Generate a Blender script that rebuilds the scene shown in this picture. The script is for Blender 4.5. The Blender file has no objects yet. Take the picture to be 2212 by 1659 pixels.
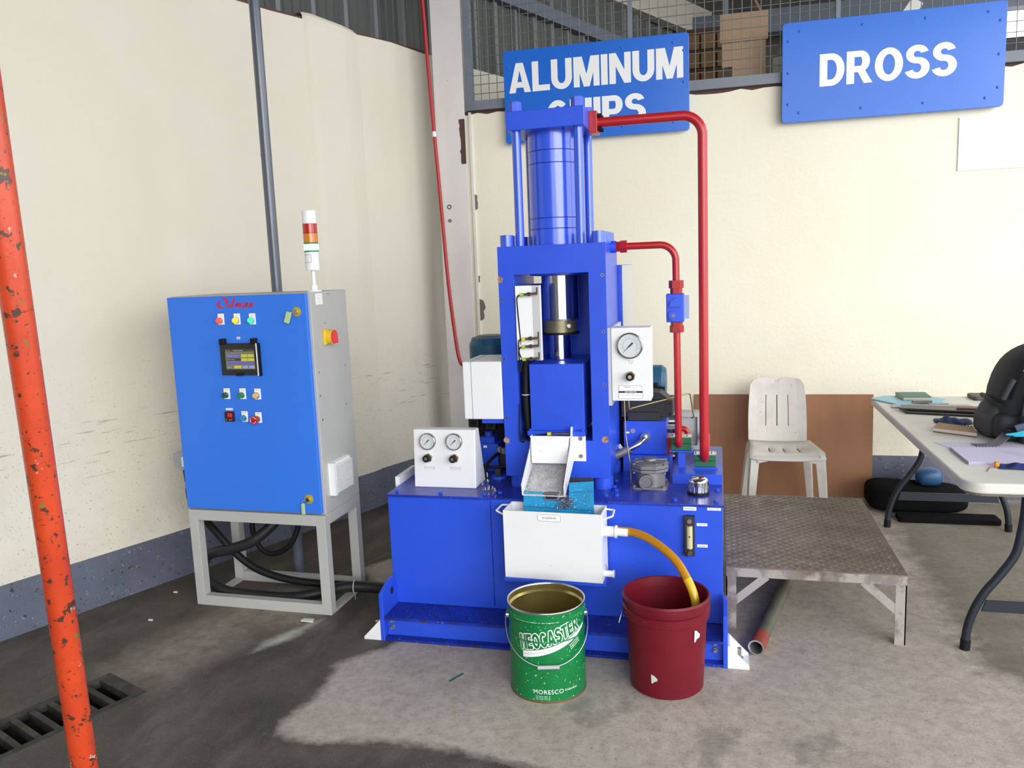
import bpy, bmesh, math, random
from mathutils import Vector, Matrix, Euler
random.seed(7)
scn = bpy.context.scene
COL = scn.collection

# ------------------------------------------------------------------ camera
def camera():
    yaw, pitch, roll = math.radians(14.41), math.radians(8.275), math.radians(-2.287)
    fwd = Vector((-math.sin(yaw)*math.cos(pitch), math.cos(yaw)*math.cos(pitch), -math.sin(pitch)))
    right = Vector((math.cos(yaw), math.sin(yaw), 0)); up = right.cross(fwd)
    r2 = math.cos(roll)*right + math.sin(roll)*up
    u2 = -math.sin(roll)*right + math.cos(roll)*up
    m = Matrix((r2, u2, -fwd)).transposed().to_4x4(); m.translation = (0, 0, 1.6)
    cd = bpy.data.cameras.new('camera'); cd.sensor_fit = 'HORIZONTAL'; cd.sensor_width = 36
    cd.lens = 36*1743.33/2212; cd.clip_start = 0.05; cd.clip_end = 200
    o = bpy.data.objects.new('camera', cd); o.matrix_world = m; COL.objects.link(o); scn.camera = o
camera()

# ------------------------------------------------------------------ daylight and exposure
def light():
    w = bpy.data.worlds.new('overcast_sky'); scn.world = w; w.use_nodes = True
    bg = w.node_tree.nodes['Background']; bg.inputs[0].default_value = (0.95, 0.98, 1.0, 1); bg.inputs[1].default_value = 3.2
    sd = bpy.data.lights.new('sun', 'SUN'); sd.energy = 1.6; sd.angle = math.radians(40); sd.color = (1.0, 0.985, 0.95)
    so = bpy.data.objects.new('sun', sd); COL.objects.link(so)
    d = Vector((-0.55, 0.80, -0.30)); so.rotation_euler = d.to_track_quat('-Z', 'Y').to_euler(); so.location = (6, -6, 6)
    # daylight portals over the open bay sides of the hall (they emit nothing, they guide sky sampling)
    for n, loc, rot, sx, sy in (('bay_portal_front', (1.8,-2.95,2.4), (math.radians(-90),0,0), 5.2, 4.8), ('bay_portal_side', (4.45,1.6,2.4), (math.radians(90),0,math.radians(90)), 9.0, 4.8)):
        ld = bpy.data.lights.new(n, 'AREA'); ld.shape = 'RECTANGLE'; ld.size = sx; ld.size_y = sy; ld.cycles.is_portal = True
        o = bpy.data.objects.new(n, ld); o.location = loc; o.rotation_euler = rot; COL.objects.link(o)
    v = scn.view_settings; v.view_transform = 'Standard'; v.look = 'None'; v.exposure = 0.07; v.gamma = 1.0; v.use_curve_mapping = False
light()

# ------------------------------------------------------------------ mesh builder
def frame(o, z, x=None):
    z = Vector(z).normalized()
    x = Vector(x) if x is not None else (Vector((1, 0, 0)) if abs(z.x) < .9 else Vector((0, 1, 0)))
    x = (x - z*x.dot(z)).normalized(); y = z.cross(x)
    m = Matrix((x, y, z)).transposed().to_4x4(); m.translation = Vector(o); return m
class MB:
    def __init__(s, T=None): s.v = []; s.f = []; s.sm = []; s.T = T
    def add(s, vs, fs, sm=False):
        n = len(s.v)
        for p in vs: s.v.append((s.T @ Vector(p)) if s.T else Vector(p))
        for f in fs: s.f.append([i+n for i in f]); s.sm.append(sm)
        return s
    def box(s, x0, x1, y0, y1, z0, z1):
        return s.add([(x0,y0,z0),(x1,y0,z0),(x1,y1,z0),(x0,y1,z0),(x0,y0,z1),(x1,y0,z1),(x1,y1,z1),(x0,y1,z1)],
                     [(0,3,2,1),(4,5,6,7),(0,1,5,4),(1,2,6,5),(2,3,7,6),(3,0,4,7)])
    def bar(s, p0, p1, a, b, up=(0,0,1)):
        p0, p1 = Vector(p0), Vector(p1); d = (p1-p0); L = d.length; d.normalize(); u = Vector(up)
        if abs(d.dot(u)) > .98: u = Vector((0,1,0))
        x = d.cross(u).normalized(); y = x.cross(d)
        vs = [p + x*i*a/2 + y*j*b/2 for p in (p0, p1) for i, j in ((-1,-1),(1,-1),(1,1),(-1,1))]
        return s.add(vs, [(0,1,2,3),(7,6,5,4),(0,4,5,1),(1,5,6,2),(2,6,7,3),(3,7,4,0)])
    def cyl(s, p0, p1, r0, r1=None, n=20, caps=True, sm=True, ph=0):
        p0, p1 = Vector(p0), Vector(p1); r1 = r0 if r1 is None else r1
        m = frame(p0, p1-p0); x, y = m.to_3x3().col[0], m.to_3x3().col[1]
        A = [2*math.pi*i/n+ph for i in range(n)]
        a = [p0+(x*math.cos(t)+y*math.sin(t))*r0 for t in A]; b = [p1+(x*math.cos(t)+y*math.sin(t))*r1 for t in A]
        s.add(a+b, [(i,(i+1)%n,n+(i+1)%n,n+i) for i in range(n)], sm)
        if caps:
            s.add(a, [list(range(n))[::-1]]); s.add(b, [list(range(n))])
        return s
    def hexa(s, p0, p1, r, ph=0): return s.cyl(p0, p1, r, n=6, sm=False, ph=ph)
    def tube(s, pts, r, n=10, caps=True, sm=True):
        P = [Vector(p) for p in pts]; N = len(P); rs = r if isinstance(r, (list, tuple)) else [r]*N
        T = [((P[min(i+1,N-1)]-P[max(i-1,0)]).normalized()) for i in range(N)]
        u = T[0].orthogonal().normalized(); R = []
        for i in range(N):
            u = (u - T[i]*u.dot(T[i])).normalized(); w = T[i].cross(u)
            R.append([P[i]+(u*math.cos(2*math.pi*k/n)+w*math.sin(2*math.pi*k/n))*rs[i] for k in range(n)])
        s.add([p for q in R for p in q], [(i*n+k, i*n+(k+1)%n, (i+1)*n+(k+1)%n, (i+1)*n+k) for i in range(N-1) for k in range(n)], sm)
        if caps: s.add(R[0], [list(range(n))[::-1]]); s.add(R[-1], [list(range(n))])
        return s
    def lathe(s, prof, c=(0,0,0), n=32, soft=False):
        c = Vector(c); A = [2*math.pi*i/n for i in range(n)]
        ring = lambda r, z: [c+Vector((r*math.cos(t), r*math.sin(t), z)) for t in A]
        fs = [(i,(i+1)%n,n+(i+1)%n,n+i) for i in range(n)]
        if soft:
            K = len(prof); s.add([p for r, z in prof for p in ring(r, z)], [tuple(k*n+j for j in f) for k in range(K-1) for f in fs], True)
        else:
            for (r0,z0),(r1,z1) in zip(prof, prof[1:]): s.add(ring(r0,z0)+ring(r1,z1), fs, True)
        return s
    def disc(s, c, r, n=32, r0=0):
        c = Vector(c); a = [c+Vector((r*math.cos(2*math.pi*i/n), r*math.sin(2*math.pi*i/n), 0)) for i in range(n)]
        if r0:
            b = [c+(p-c)*(r0/r) for p in a]; return s.add(b+a, [(i,n+i,n+(i+1)%n,(i+1)%n) for i in range(n)])
        return s.add(a, [list(range(n))])
    def prism(s, poly, plane, lo, hi):
        F = {'XZ': lambda a,b,c: (a,c,b), 'XY': lambda a,b,c: (a,b,c), 'YZ': lambda a,b,c: (c,a,b)}[plane]
        n = len(poly); s.add([F(a,b,lo) for a,b in poly]+[F(a,b,hi) for a,b in poly],
              [list(range(n))[::-1], list(range(n,2*n))]+[(i,(i+1)%n,n+(i+1)%n,n+i) for i in range(n)])
        return s
    def portal(s, x0,x1,z0,z1, a0,a1,c0,c1, y0,y1):
        o = [(x0,z0),(x1,z0),(x1,z1),(x0,z1)]; i = [(a0,c0),(a1,c0),(a1,c1),(a0,c1)]
        vs = [(a,y,b) for y in (y0,y1) for q in (o,i) for a,b in q]
        fs = []
        for k in range(4):
            j = (k+1)%4
            fs += [(k,j,4+j,4+k),(8+j,8+k,12+k,12+j),(j,k,8+k,8+j),(4+k,4+j,12+j,12+k)]
        return s.add(vs, fs)
    def grid(s, fn, nu, nv, sm=True, skip=None):
        vs = [fn(i/nu, j/nv) for j in range(nv+1) for i in range(nu+1)]
        return s.add(vs, [(j*(nu+1)+i, j*(nu+1)+i+1, (j+1)*(nu+1)+i+1, (j+1)*(nu+1)+i) for j in range(nv) for i in range(nu) if not (skip and skip(i,j))], sm)
    def ball(s, c, r, nu=16, nv=10, sq=(1,1,1), e=1.0):
        c = Vector(c); pw = lambda x: math.copysign(abs(x)**e, x)
        def fn(u, v):
            a, b = 2*math.pi*u, math.pi*(v-.5)
            return c+Vector((pw(math.cos(a))*pw(math.cos(b))*r*sq[0], pw(math.sin(a))*pw(math.cos(b))*r*sq[1], pw(math.sin(b))*r*sq[2]))
        return s.grid(fn, nu, nv)
    def torus(s, R, r, n=20, k=8):
        def fn(u, v):
            a, b = 2*math.pi*u, 2*math.pi*v
            return Vector(((R+r*math.cos(b))*math.cos(a), (R+r*math.cos(b))*math.sin(a), r*math.sin(b)))
        return s.grid(fn, n, k)
def spline(pts, n=10):
    P = [Vector(p) for p in pts]; P = [2*P[0]-P[1]]+P+[2*P[-1]-P[-2]]; out = []
    for i in range(1, len(P)-2):
        a,b,c,d = P[i-1:i+3]
        for k in range(n):
            t = k/n; out.append(.5*((2*b)+(c-a)*t+(2*a-5*b+4*c-d)*t*t+(3*b-3*c+d-a)*t**3))
    return out+[P[-2]]
def fillet(pts, r, n=8):
    P = [Vector(p) for p in pts]; out = [P[0]]
    for a,b,c in zip(P, P[1:], P[2:]):
        u, v = (a-b).normalized(), (c-b).normalized(); h = math.acos(max(-1,min(1,u.dot(v))))/2
        t = min(r/math.tan(h), (a-b).length*.49, (c-b).length*.49); rr = t*math.tan(h)
        cc = b+(u+v).normalized()*(rr/math.sin(h)); s0, s1 = b+u*t-cc, b+v*t-cc
        ang = s0.angle(s1); ax = s0.cross(s1).normalized()
        for k in range(n+1): out.append(cc+Matrix.Rotation(ang*k/n, 3, ax)@s0)
    return out+[P[-1]]
def ribbed(pts, r, step=.006, amp=.12, n=10):
    P = spline(pts, 24); L = [0]
    for a,b in zip(P, P[1:]): L.append(L[-1]+(b-a).length)
    out, rs, j, d, k = [], [], 0, 0.0, 0
    while d < L[-1]:
        while L[j+1] < d: j += 1
        t = (d-L[j])/max(1e-9, L[j+1]-L[j]); out.append(P[j].lerp(P[j+1], t)); rs.append(r*(1+amp*(1 if k % 2 else -1)*.5)); d += step/2*1.0; k += 1
    return out, rs

# ------------------------------------------------------------------ object helpers
WM = {}
def put(o, label, cat, group=None, kind=None):
    o['label'] = label; o['category'] = cat
    if group: o['group'] = group
    if kind: o['kind'] = kind
    return o
def thing(name, loc, label, cat, group=None):
    o = bpy.data.objects.new(name, None); o.empty_display_size = .1; COL.objects.link(o)
    o.location = loc; WM[o] = Matrix.Translation(Vector(loc)); return put(o, label, cat, group)
def mesh(name, mb, mat, parent=None, bev=0, seg=2, solid=0, sub=0, local=False, fixn=False):
    inv = None if (local or parent is None) else WM[parent].inverted()
    me = bpy.data.meshes.new(name); me.from_pydata([tuple(inv@p) if inv else tuple(p) for p in mb.v], [], mb.f)
    me.polygons.foreach_set('use_smooth', mb.sm); me.materials.append(mat); me.update()
    if fixn:
        b = bmesh.new(); b.from_mesh(me); bmesh.ops.remove_doubles(b, verts=b.verts, dist=1e-5); bmesh.ops.recalc_face_normals(b, faces=b.faces); b.to_mesh(me); b.free()
    o = bpy.data.objects.new(name, me); COL.objects.link(o)
    if parent is not None: o.parent = parent; WM[o] = WM[parent]
    else: WM[o] = Matrix()
    if solid: m = o.modifiers.new('solid', 'SOLIDIFY'); m.thickness = solid; m.offset = 0
    if sub: m = o.modifiers.new('sub', 'SUBSURF'); m.levels = m.render_levels = sub
    if bev: m = o.modifiers.new('bevel', 'BEVEL'); m.width = bev; m.segments = seg; m.limit_method = 'ANGLE'; m.angle_limit = .6
    return o
def struct(name, mb, mat, **k):
    o = mesh(name, mb, mat, **k)
    if o.parent is None: o['kind'] = 'structure'
    return o
def one(name, mb, mat, label, cat, group=None, **k):
    return put(mesh(name, mb, mat, **k), label, cat, group)
def again(src, parent, off=(0,0,0)):
    o = src.copy(); COL.objects.link(o); o.parent = parent; o.location = src.location+Vector(off); WM[o] = WM[parent] if parent else Matrix(); return o

# ------------------------------------------------------------------ materials
def M(name, col, rough=.5, metal=0, spec=.5, var=None, speck=None, bump=None, emit=None, trans=0, coat=0, stretch=None, sub=0):
    m = bpy.data.materials.new(name); m.use_nodes = True; nt = m.node_tree; N, L = nt.nodes, nt.links
    b = N['Principled BSDF']; c4 = lambda c: (c[0], c[1], c[2], 1)
    b.inputs['Base Color'].default_value = c4(col); b.inputs['Roughness'].default_value = rough; b.inputs['Metallic'].default_value = metal
    b.inputs['Specular IOR Level'].default_value = spec; b.inputs['Transmission Weight'].default_value = trans; b.inputs['Coat Weight'].default_value = coat
    if coat: b.inputs['Coat Roughness'].default_value = .12
    if emit: b.inputs['Emission Color'].default_value = c4(emit[0]); b.inputs['Emission Strength'].default_value = emit[1]
    tc = N.new('ShaderNodeTexCoord'); co = tc.outputs['Object']
    if stretch:
        mp = N.new('ShaderNodeMapping'); mp.inputs['Scale'].default_value = stretch; L.new(co, mp.inputs[0]); co = mp.outputs[0]
    src = None
    def noise(scale, detail=5, rg=.6):
        n = N.new('ShaderNodeTexNoise'); n.inputs['Scale'].default_value = scale; n.inputs['Detail'].default_value = detail; n.inputs['Roughness'].default_value = rg; L.new(co, n.inputs['Vector']); return n.outputs[0]
    def layer(src, fac_sock, lo, hi, c2):
        r = N.new('ShaderNodeMapRange'); r.inputs[1].default_value = lo; r.inputs[2].default_value = hi; L.new(fac_sock, r.inputs[0])
        x = N.new('ShaderNodeMix'); x.data_type = 'RGBA'; L.new(r.outputs[0], x.inputs[0])
        if src: L.new(src, x.inputs[6])
        else: x.inputs[6].default_value = c4(col)
        x.inputs[7].default_value = c4(c2); return x.outputs[2]
    for v in (var or []): src = layer(src, noise(v[1]), v[2], v[3], v[0])
    for v in (speck or []): src = layer(src, noise(v[1], 2, .5), v[2], v[3], v[0])
    if src: L.new(src, b.inputs['Base Color'])
    if bump:
        bp = N.new('ShaderNodeBump'); bp.inputs['Strength'].default_value = bump[1]; bp.inputs['Distance'].default_value = bump[2] if len(bump) > 2 else .003
        L.new(noise(bump[0], 4), bp.inputs['Height']); L.new(bp.outputs[0], b.inputs['Normal'])
    return m
BLUE = M('press_blue', (.022,.080,.64), .33, spec=.45, var=[((.030,.095,.72), 3, .4, .75)], speck=[((.25,.3,.6), 260, .735, .76)], bump=(45, .06))
BLUED = M('oily_blue', (.008,.022,.26), .28, var=[((.012,.045,.5), 6, .45, .7)], speck=[((.5,.5,.52), 180, .70, .72), ((.03,.03,.04), 25, .63, .7)], bump=(60,.1))
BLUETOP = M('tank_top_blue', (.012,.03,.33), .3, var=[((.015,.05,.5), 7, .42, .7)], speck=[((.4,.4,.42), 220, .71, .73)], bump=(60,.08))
BLUEC = M('cylinder_blue', (.03,.10,.70), .2, coat=.6, spec=.6, bump=(26, .12))
CABBLUE = M('cabinet_blue', (.036,.185,.78), .42, spec=.35, bump=(420, .05, .001))
CABGREY = M('cabinet_grey', (.43,.43,.42), .5, var=[((.47,.47,.46), 3, .4, .7)], bump=(420,.05,.001))
WHITE = M('white_paint', (.80,.81,.84), .38, var=[((.74,.75,.79), 3, .45, .8)], speck=[((.3,.3,.32), 60, .76, .79)])
WHITEM = M('white_plastic', (.82,.83,.84), .35)
SIGNBLUE = M('sign_blue', (.012,.135,.62), .3, coat=.15, var=[((.014,.15,.68), 2, .4, .7)])
SIGNWHITE = M('sign_letter_white', (.87,.88,.88), .4)
RED = M('red_pipe_paint', (.44,.012,.018), .32, coat=.15, bump=(60,.05))
REDD = M('red_paint_dark', (.4,.008,.012), .32, var=[((.25,.006,.01), 20, .5, .7)])
GREENC = M('clamp_green', (.012,.12,.05), .45)
STEEL = M('bright_steel', (.62,.62,.62), .28, 1)
CHROME = M('chrome', (.72,.74,.76), .07, 1)
OLIVE = M('bronze_ring', (.23,.20,.12), .38, .6, var=[((.3,.27,.17), 18, .4, .7)])
BRASS = M('brass', (.52,.40,.2), .3, 1)
BRONZE = M('sensor_nickel', (.36,.27,.2), .35, 1)
BLACK = M('black_rubber', (.007,.007,.009), .55, spec=.25)
FABRIC = M('black_fabric', (.006,.006,.007), .9, spec=.08)
DIAL = M('gauge_dial', (.60,.63,.66), .4)
BLACKG = M('black_casting', (.02,.02,.024), .5, bump=(120,.2))
DARK = M('dark_void', (.006,.006,.008), .8)
CAST = M('grey_casting', (.20,.19,.20), .5, .5, var=[((.28,.27,.28), 12, .4, .7)], bump=(150,.2))
PAPER = M('label_paper', (.85,.86,.88), .55)
INK = M('black_ink', (.02,.02,.025), .6)
INKG = M('grey_ink', (.18,.18,.2), .6)
TEAL = M('teal_motor', (.016,.085,.16), .4, var=[((.02,.11,.2), 8, .4, .7)])
SHEET = M('cyan_board', (.012,.30,.60), .5, var=[((.01,.23,.48), 9, .45, .7)], speck=[((.5,.5,.53), 120, .66, .69)])
CHIP = M('aluminium_chips', (.5,.49,.51), .35, .9, var=[((.12,.11,.12), 300, .5, .6)])
CHUTE = M('chute_white', (.72,.71,.71), .5, var=[((.50,.48,.50), 26, .4, .7)], speck=[((.22,.21,.23), 420, .52, .60)])
LABG = M('label_key_green', (.45,.6,.3), .45)

# ------------------------------------------------------------------ lettering
_TC = {}
def glyphs(s, bold=0.0, shear=0.0, space=1.0, line=1.0):
    k = (s, bold, shear, space)
    if k not in _TC:
        cu = bpy.data.curves.new('lettering', 'FONT'); cu.body = s; cu.size = 1; cu.offset = bold; cu.shear = shear; cu.space_character = space; cu.space_line = line
        cu.resolution_u = 4; cu.align_x = 'CENTER'
        o = bpy.data.objects.new('lettering', cu); COL.objects.link(o)
        me = bpy.data.meshes.new_from_object(o.evaluated_get(bpy.context.evaluated_depsgraph_get()))
        v = [(p.co.x, p.co.y) for p in me.vertices]; f = [list(p.vertices) for p in me.polygons]
        bpy.data.objects.remove(o); bpy.data.curves.remove(cu); bpy.data.meshes.remove(me)
        xs = [p[0] for p in v]; ys = [p[1] for p in v]; x0, x1, y0, y1 = min(xs), max(xs), min(ys), max(ys)
        _TC[k] = ([((p[0]-(x0+x1)/2)/(x1-x0), (p[1]-(y0+y1)/2)/(y1-y0)) for p in v], f, (x1-x0)/(y1-y0))
    return _TC[k]
def block_glyph(ch):
    P = []
    R = lambda x0,y0,x1,y1: P.append([(x0,y0),(x1,y0),(x1,y1),(x0,y1)])
    def arc(cx,cy,rx,ry,a0,a1,w=.25,h=.20,n=18):
        for i in range(n):
            t0, t1 = (math.radians(a0+(a1-a0)*k/n) for k in (i,i+1))
            P.append([(cx+rx*math.cos(t0),cy+ry*math.sin(t0)),(cx+rx*math.cos(t1),cy+ry*math.sin(t1)),(cx+(rx-w)*math.cos(t1),cy+(ry-h)*math.sin(t1)),(cx+(rx-w)*math.cos(t0),cy+(ry-h)*math.sin(t0))])
    def bowl():
        R(0,0,.25,1); R(.2,.81,.45,1); R(.2,.35,.45,.54); arc(.44,.675,.30,.325,-90,90,.25,.19)
    W = {'A':.86,'L':.68,'U':.80,'M':.98,'I':.25,'N':.80,'C':.80,'H':.80,'P':.74,'R':.83,'D':.80,'O':.88,'S':.76,'E':.68,'T':.72}[ch]
    if ch == 'A': P.append([(0,0),(.255,0),(.43,.74),(.43,1),(.29,1)]); P.append([(.86,0),(.57,1),(.43,1),(.43,.74),(.605,0)]); R(.24,.17,.62,.36)
    elif ch == 'L': R(0,0,.25,1); R(0,0,.68,.2)
    elif ch == 'U': R(0,.37,.25,1); R(.55,.37,.80,1); arc(.40,.38,.40,.39,180,360)
    elif ch == 'M': R(0,0,.23,1); R(.75,0,.98,1); P.append([(.05,1),(.33,1),(.60,0),(.38,0)]); P.append([(.93,1),(.38,0),(.60,0),(.65,1)][::1]); P[-1] = [(.65,1),(.3805,0),(.6005,0),(.93,1)]
    elif ch == 'I': R(0,0,.25,1)
    elif ch == 'N': R(0,0,.24,1); R(.56,0,.80,1); P.append([(0,1),(.25,1),(.80,0),(.55,0)])
    elif ch == 'C': arc(.41,.5,.41,.51,42,318)
    elif ch == 'H': R(0,0,.25,1); R(.55,0,.80,1); R(.2,.4,.6,.61)
    elif ch == 'P': bowl()
    elif ch == 'R': bowl(); P.append([(.32,.43),(.57,.43),(.83,0),(.55,0)])
    elif ch == 'D': R(0,0,.25,1); R(.2,0,.38,.2); R(.2,.8,.38,1); arc(.37,.5,.43,.5,-90,90)
    elif ch == 'O': arc(.44,.5,.44,.51,0,360,n=32)
    elif ch == 'S': arc(.37,.73,.35,.28,14,270,.24,.19); arc(.37,.315,.39,.325,-162,90,.26,.19)
    elif ch == 'E': R(0,0,.25,1); R(.2,0,.68,.2); R(.2,.4,.62,.59); R(.2,.8,.68,1)
    elif ch == 'T': R(0,.8,.72,1); R(.235,0,.485,1)
    out, lv, prev = [], 0, None
    for q in P:
        if prev is None or sum(abs(a-c) < 1e-6 and abs(b-d) < 1e-6 for a,b in q for c,d in prev) < 2: lv += 1
        out.append((q, lv)); prev = q
    return out, W
def blocks(s, gap=.06):
    v, f, x = [], [], 0.0
    for ch in s:
        P, W = block_glyph(ch)
        for q, lv in P: f.append(list(range(len(v), len(v)+len(q)))); v += [(a+x, b, lv) for a,b in q]
        x += W+gap
    x -= gap; return [(a/x-.5, b-.5, l) for a,b,l in v], f, x
def letter(mb, s, c, w, h, ux=(1,0,0), uy=(0,0,1), fn=None, lift=0, **k):
    blk = k.pop('block', False); v, f, asp = blocks(s) if blk else glyphs(s, **k); w = w or h*asp; h = h or w/asp; c, ux, uy = Vector(c), Vector(ux), Vector(uy)
    fn = fn or (lambda a, b: c+ux*a+uy*b); out = []
    for p in v:
        a, b = p[0]*w, p[1]*h; q = fn(a, b)
        if blk:
            n = (fn(a+1e-3, b)-q).cross(fn(a, b+1e-3)-q).normalized(); q = q+n*(1e-5*(p[2]+6*lift))
        out.append(q)
    mb.add(out, f); return mb
def rrect(x0, x1, z0, z1, r, n=5):
    out = []
    for cx, cz, a in ((x1-r,z1-r,0),(x0+r,z1-r,90),(x0+r,z0+r,180),(x1-r,z0+r,270)):
        for i in range(n+1):
            t = math.radians(a+90*i/n); out.append((cx+r*math.cos(t), cz+r*math.sin(t)))
    return out

# ------------------------------------------------------------------ the hall
E1, E2, P0 = Vector((.378,.926,0)), Vector((.926,-.378,0)), Vector((-2.97,3.29,0))
def lw(s, off, z): return P0+E1*s+E2*off+Vector((0,0,z))
def seg_box(mb, s0, s1, o0, o1, z0, z1):
    return mb.add([lw(s,o,z) for z in (z0,z1) for s,o in ((s0,o0),(s1,o0),(s1,o1),(s0,o1))], [(3,2,1,0),(4,5,6,7),(0,1,5,4),(1,2,6,5),(2,3,7,6),(3,0,4,7)][:1]+[(4,5,6,7),(0,1,5,4),(1,2,6,5),(2,3,7,6),(3,0,4,7)])
def wall_mat(name, c, c2, marks=True, scuff=None):
    m = bpy.data.materials.new(name); m.use_nodes = True; nt = m.node_tree; N, L = nt.nodes, nt.links; b = N['Principled BSDF']
    b.inputs['Roughness'].default_value = .55; b.inputs['Specular IOR Level'].default_value = .35
    tc = N.new('ShaderNodeTexCoord')
    def noise(scale, st=(1,1,1), d=5, rg=.6):
        mp = N.new('ShaderNodeMapping'); mp.inputs['Scale'].default_value = st; L.new(tc.outputs['Object'], mp.inputs[0])
        n = N.new('ShaderNodeTexNoise'); n.inputs['Scale'].default_value = scale; n.inputs['Detail'].default_value = d; n.inputs['Roughness'].default_value = rg; L.new(mp.outputs[0], n.inputs['Vector']); return n.outputs[0]
    def rng(s, lo, hi, a=0, e=1):
        r = N.new('ShaderNodeMapRange'); L.new(s, r.inputs[0])
        for i, x in zip((1,2,3,4), (lo,hi,a,e)): r.inputs[i].default_value = x
        return r.outputs[0]
    def mul(a, e):
        q = N.new('ShaderNodeMath'); q.operation = 'MULTIPLY'; L.new(a, q.inputs[0])
        if isinstance(e, float): q.inputs[1].default_value = e
        else: L.new(e, q.inputs[1])
        return q.outputs[0]
    def mix(f, a, e):
        x = N.new('ShaderNodeMix'); x.data_type = 'RGBA'; L.new(f, x.inputs[0])
        for i, q in ((6,a),(7,e)):
            if isinstance(q, tuple): x.inputs[i].default_value = (*q, 1)
            else: L.new(q, x.inputs[i])
        return x.outputs[2]
    col = mix(rng(noise(1.3), .35, .7), c, c2)
    if marks:
        sep = N.new('ShaderNodeSeparateXYZ'); L.new(tc.outputs['Object'], sep.inputs[0]); z = sep.outputs[2]
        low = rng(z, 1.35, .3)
        col = mix(mul(rng(noise(95, d=3), .63, .68), rng(z, 1.5, .35, .03, .8)), col, (.20,.18,.14))
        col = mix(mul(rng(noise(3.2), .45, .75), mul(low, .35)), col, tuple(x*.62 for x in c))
        if scuff:
            band = mul(rng(z, scuff[0], scuff[0]+.06), rng(z, scuff[1], scuff[1]-.06))
            col = mix(mul(mul(rng(noise(5, (1,1,16), 4), .62, .66), band), .55), col, (.16,.15,.14))
    L.new(col, b.inputs['Base Color'])
    bp = N.new('ShaderNodeBump'); bp.inputs['Strength'].default_value = .25; bp.inputs['Distance'].default_value = .006; L.new(noise(38, d=6), bp.inputs['Height']); L.new(bp.outputs[0], b.inputs['Normal'])
    return m
CREAM_L = wall_mat('cream_paint_left_dimmed', (.665,.62,.52), (.70,.66,.57), scuff=(.62,.98))  # same cream paint as the back wall, darkened to tone down its light
CREAM_B = wall_mat('cream_paint_back', (.84,.785,.62), (.87,.825,.68))
GREYBAND = M('grey_wall_band', (.115,.125,.175), .5, var=[((.085,.095,.13), 4, .4, .7)], speck=[((.40,.39,.39), 7, .745, .765), ((.035,.035,.04), 45, .66, .70), ((.3,.3,.31), 80, .68, .71)], bump=(30,.3))
COLPAINT = M('column_white_paint', (.73,.70,.68), .42, var=[((.66,.62,.59), 2.5, .45, .75)], speck=[((.3,.25,.2), 30, .74, .78)])
RUSTY = M('bare_rusty_steel', (.10,.045,.03), .8, var=[((.05,.045,.05), 14, .45, .6)], bump=(70,.4))
SIDING = M('dark_siding', (.075,.082,.075), .5, .2, var=[((.055,.06,.056), 3, .4, .7)])
SIDRIB = M('siding_rib', (.16,.17,.175), .45, .2)
STEELGREY = M('grey_steel_paint', (.19,.215,.25), .45, var=[((.15,.17,.2), 5, .4, .7)])
WIRE = M('mesh_wire', (.19,.19,.165), .55, .3)
ROOFM = M('roof_sheet', (.10,.095,.085), .7)
MAROON = M('maroon_flashing', (.09,.03,.028), .6)
BEAM = M('blue_grey_beam', (.11,.13,.17), .55)

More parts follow.
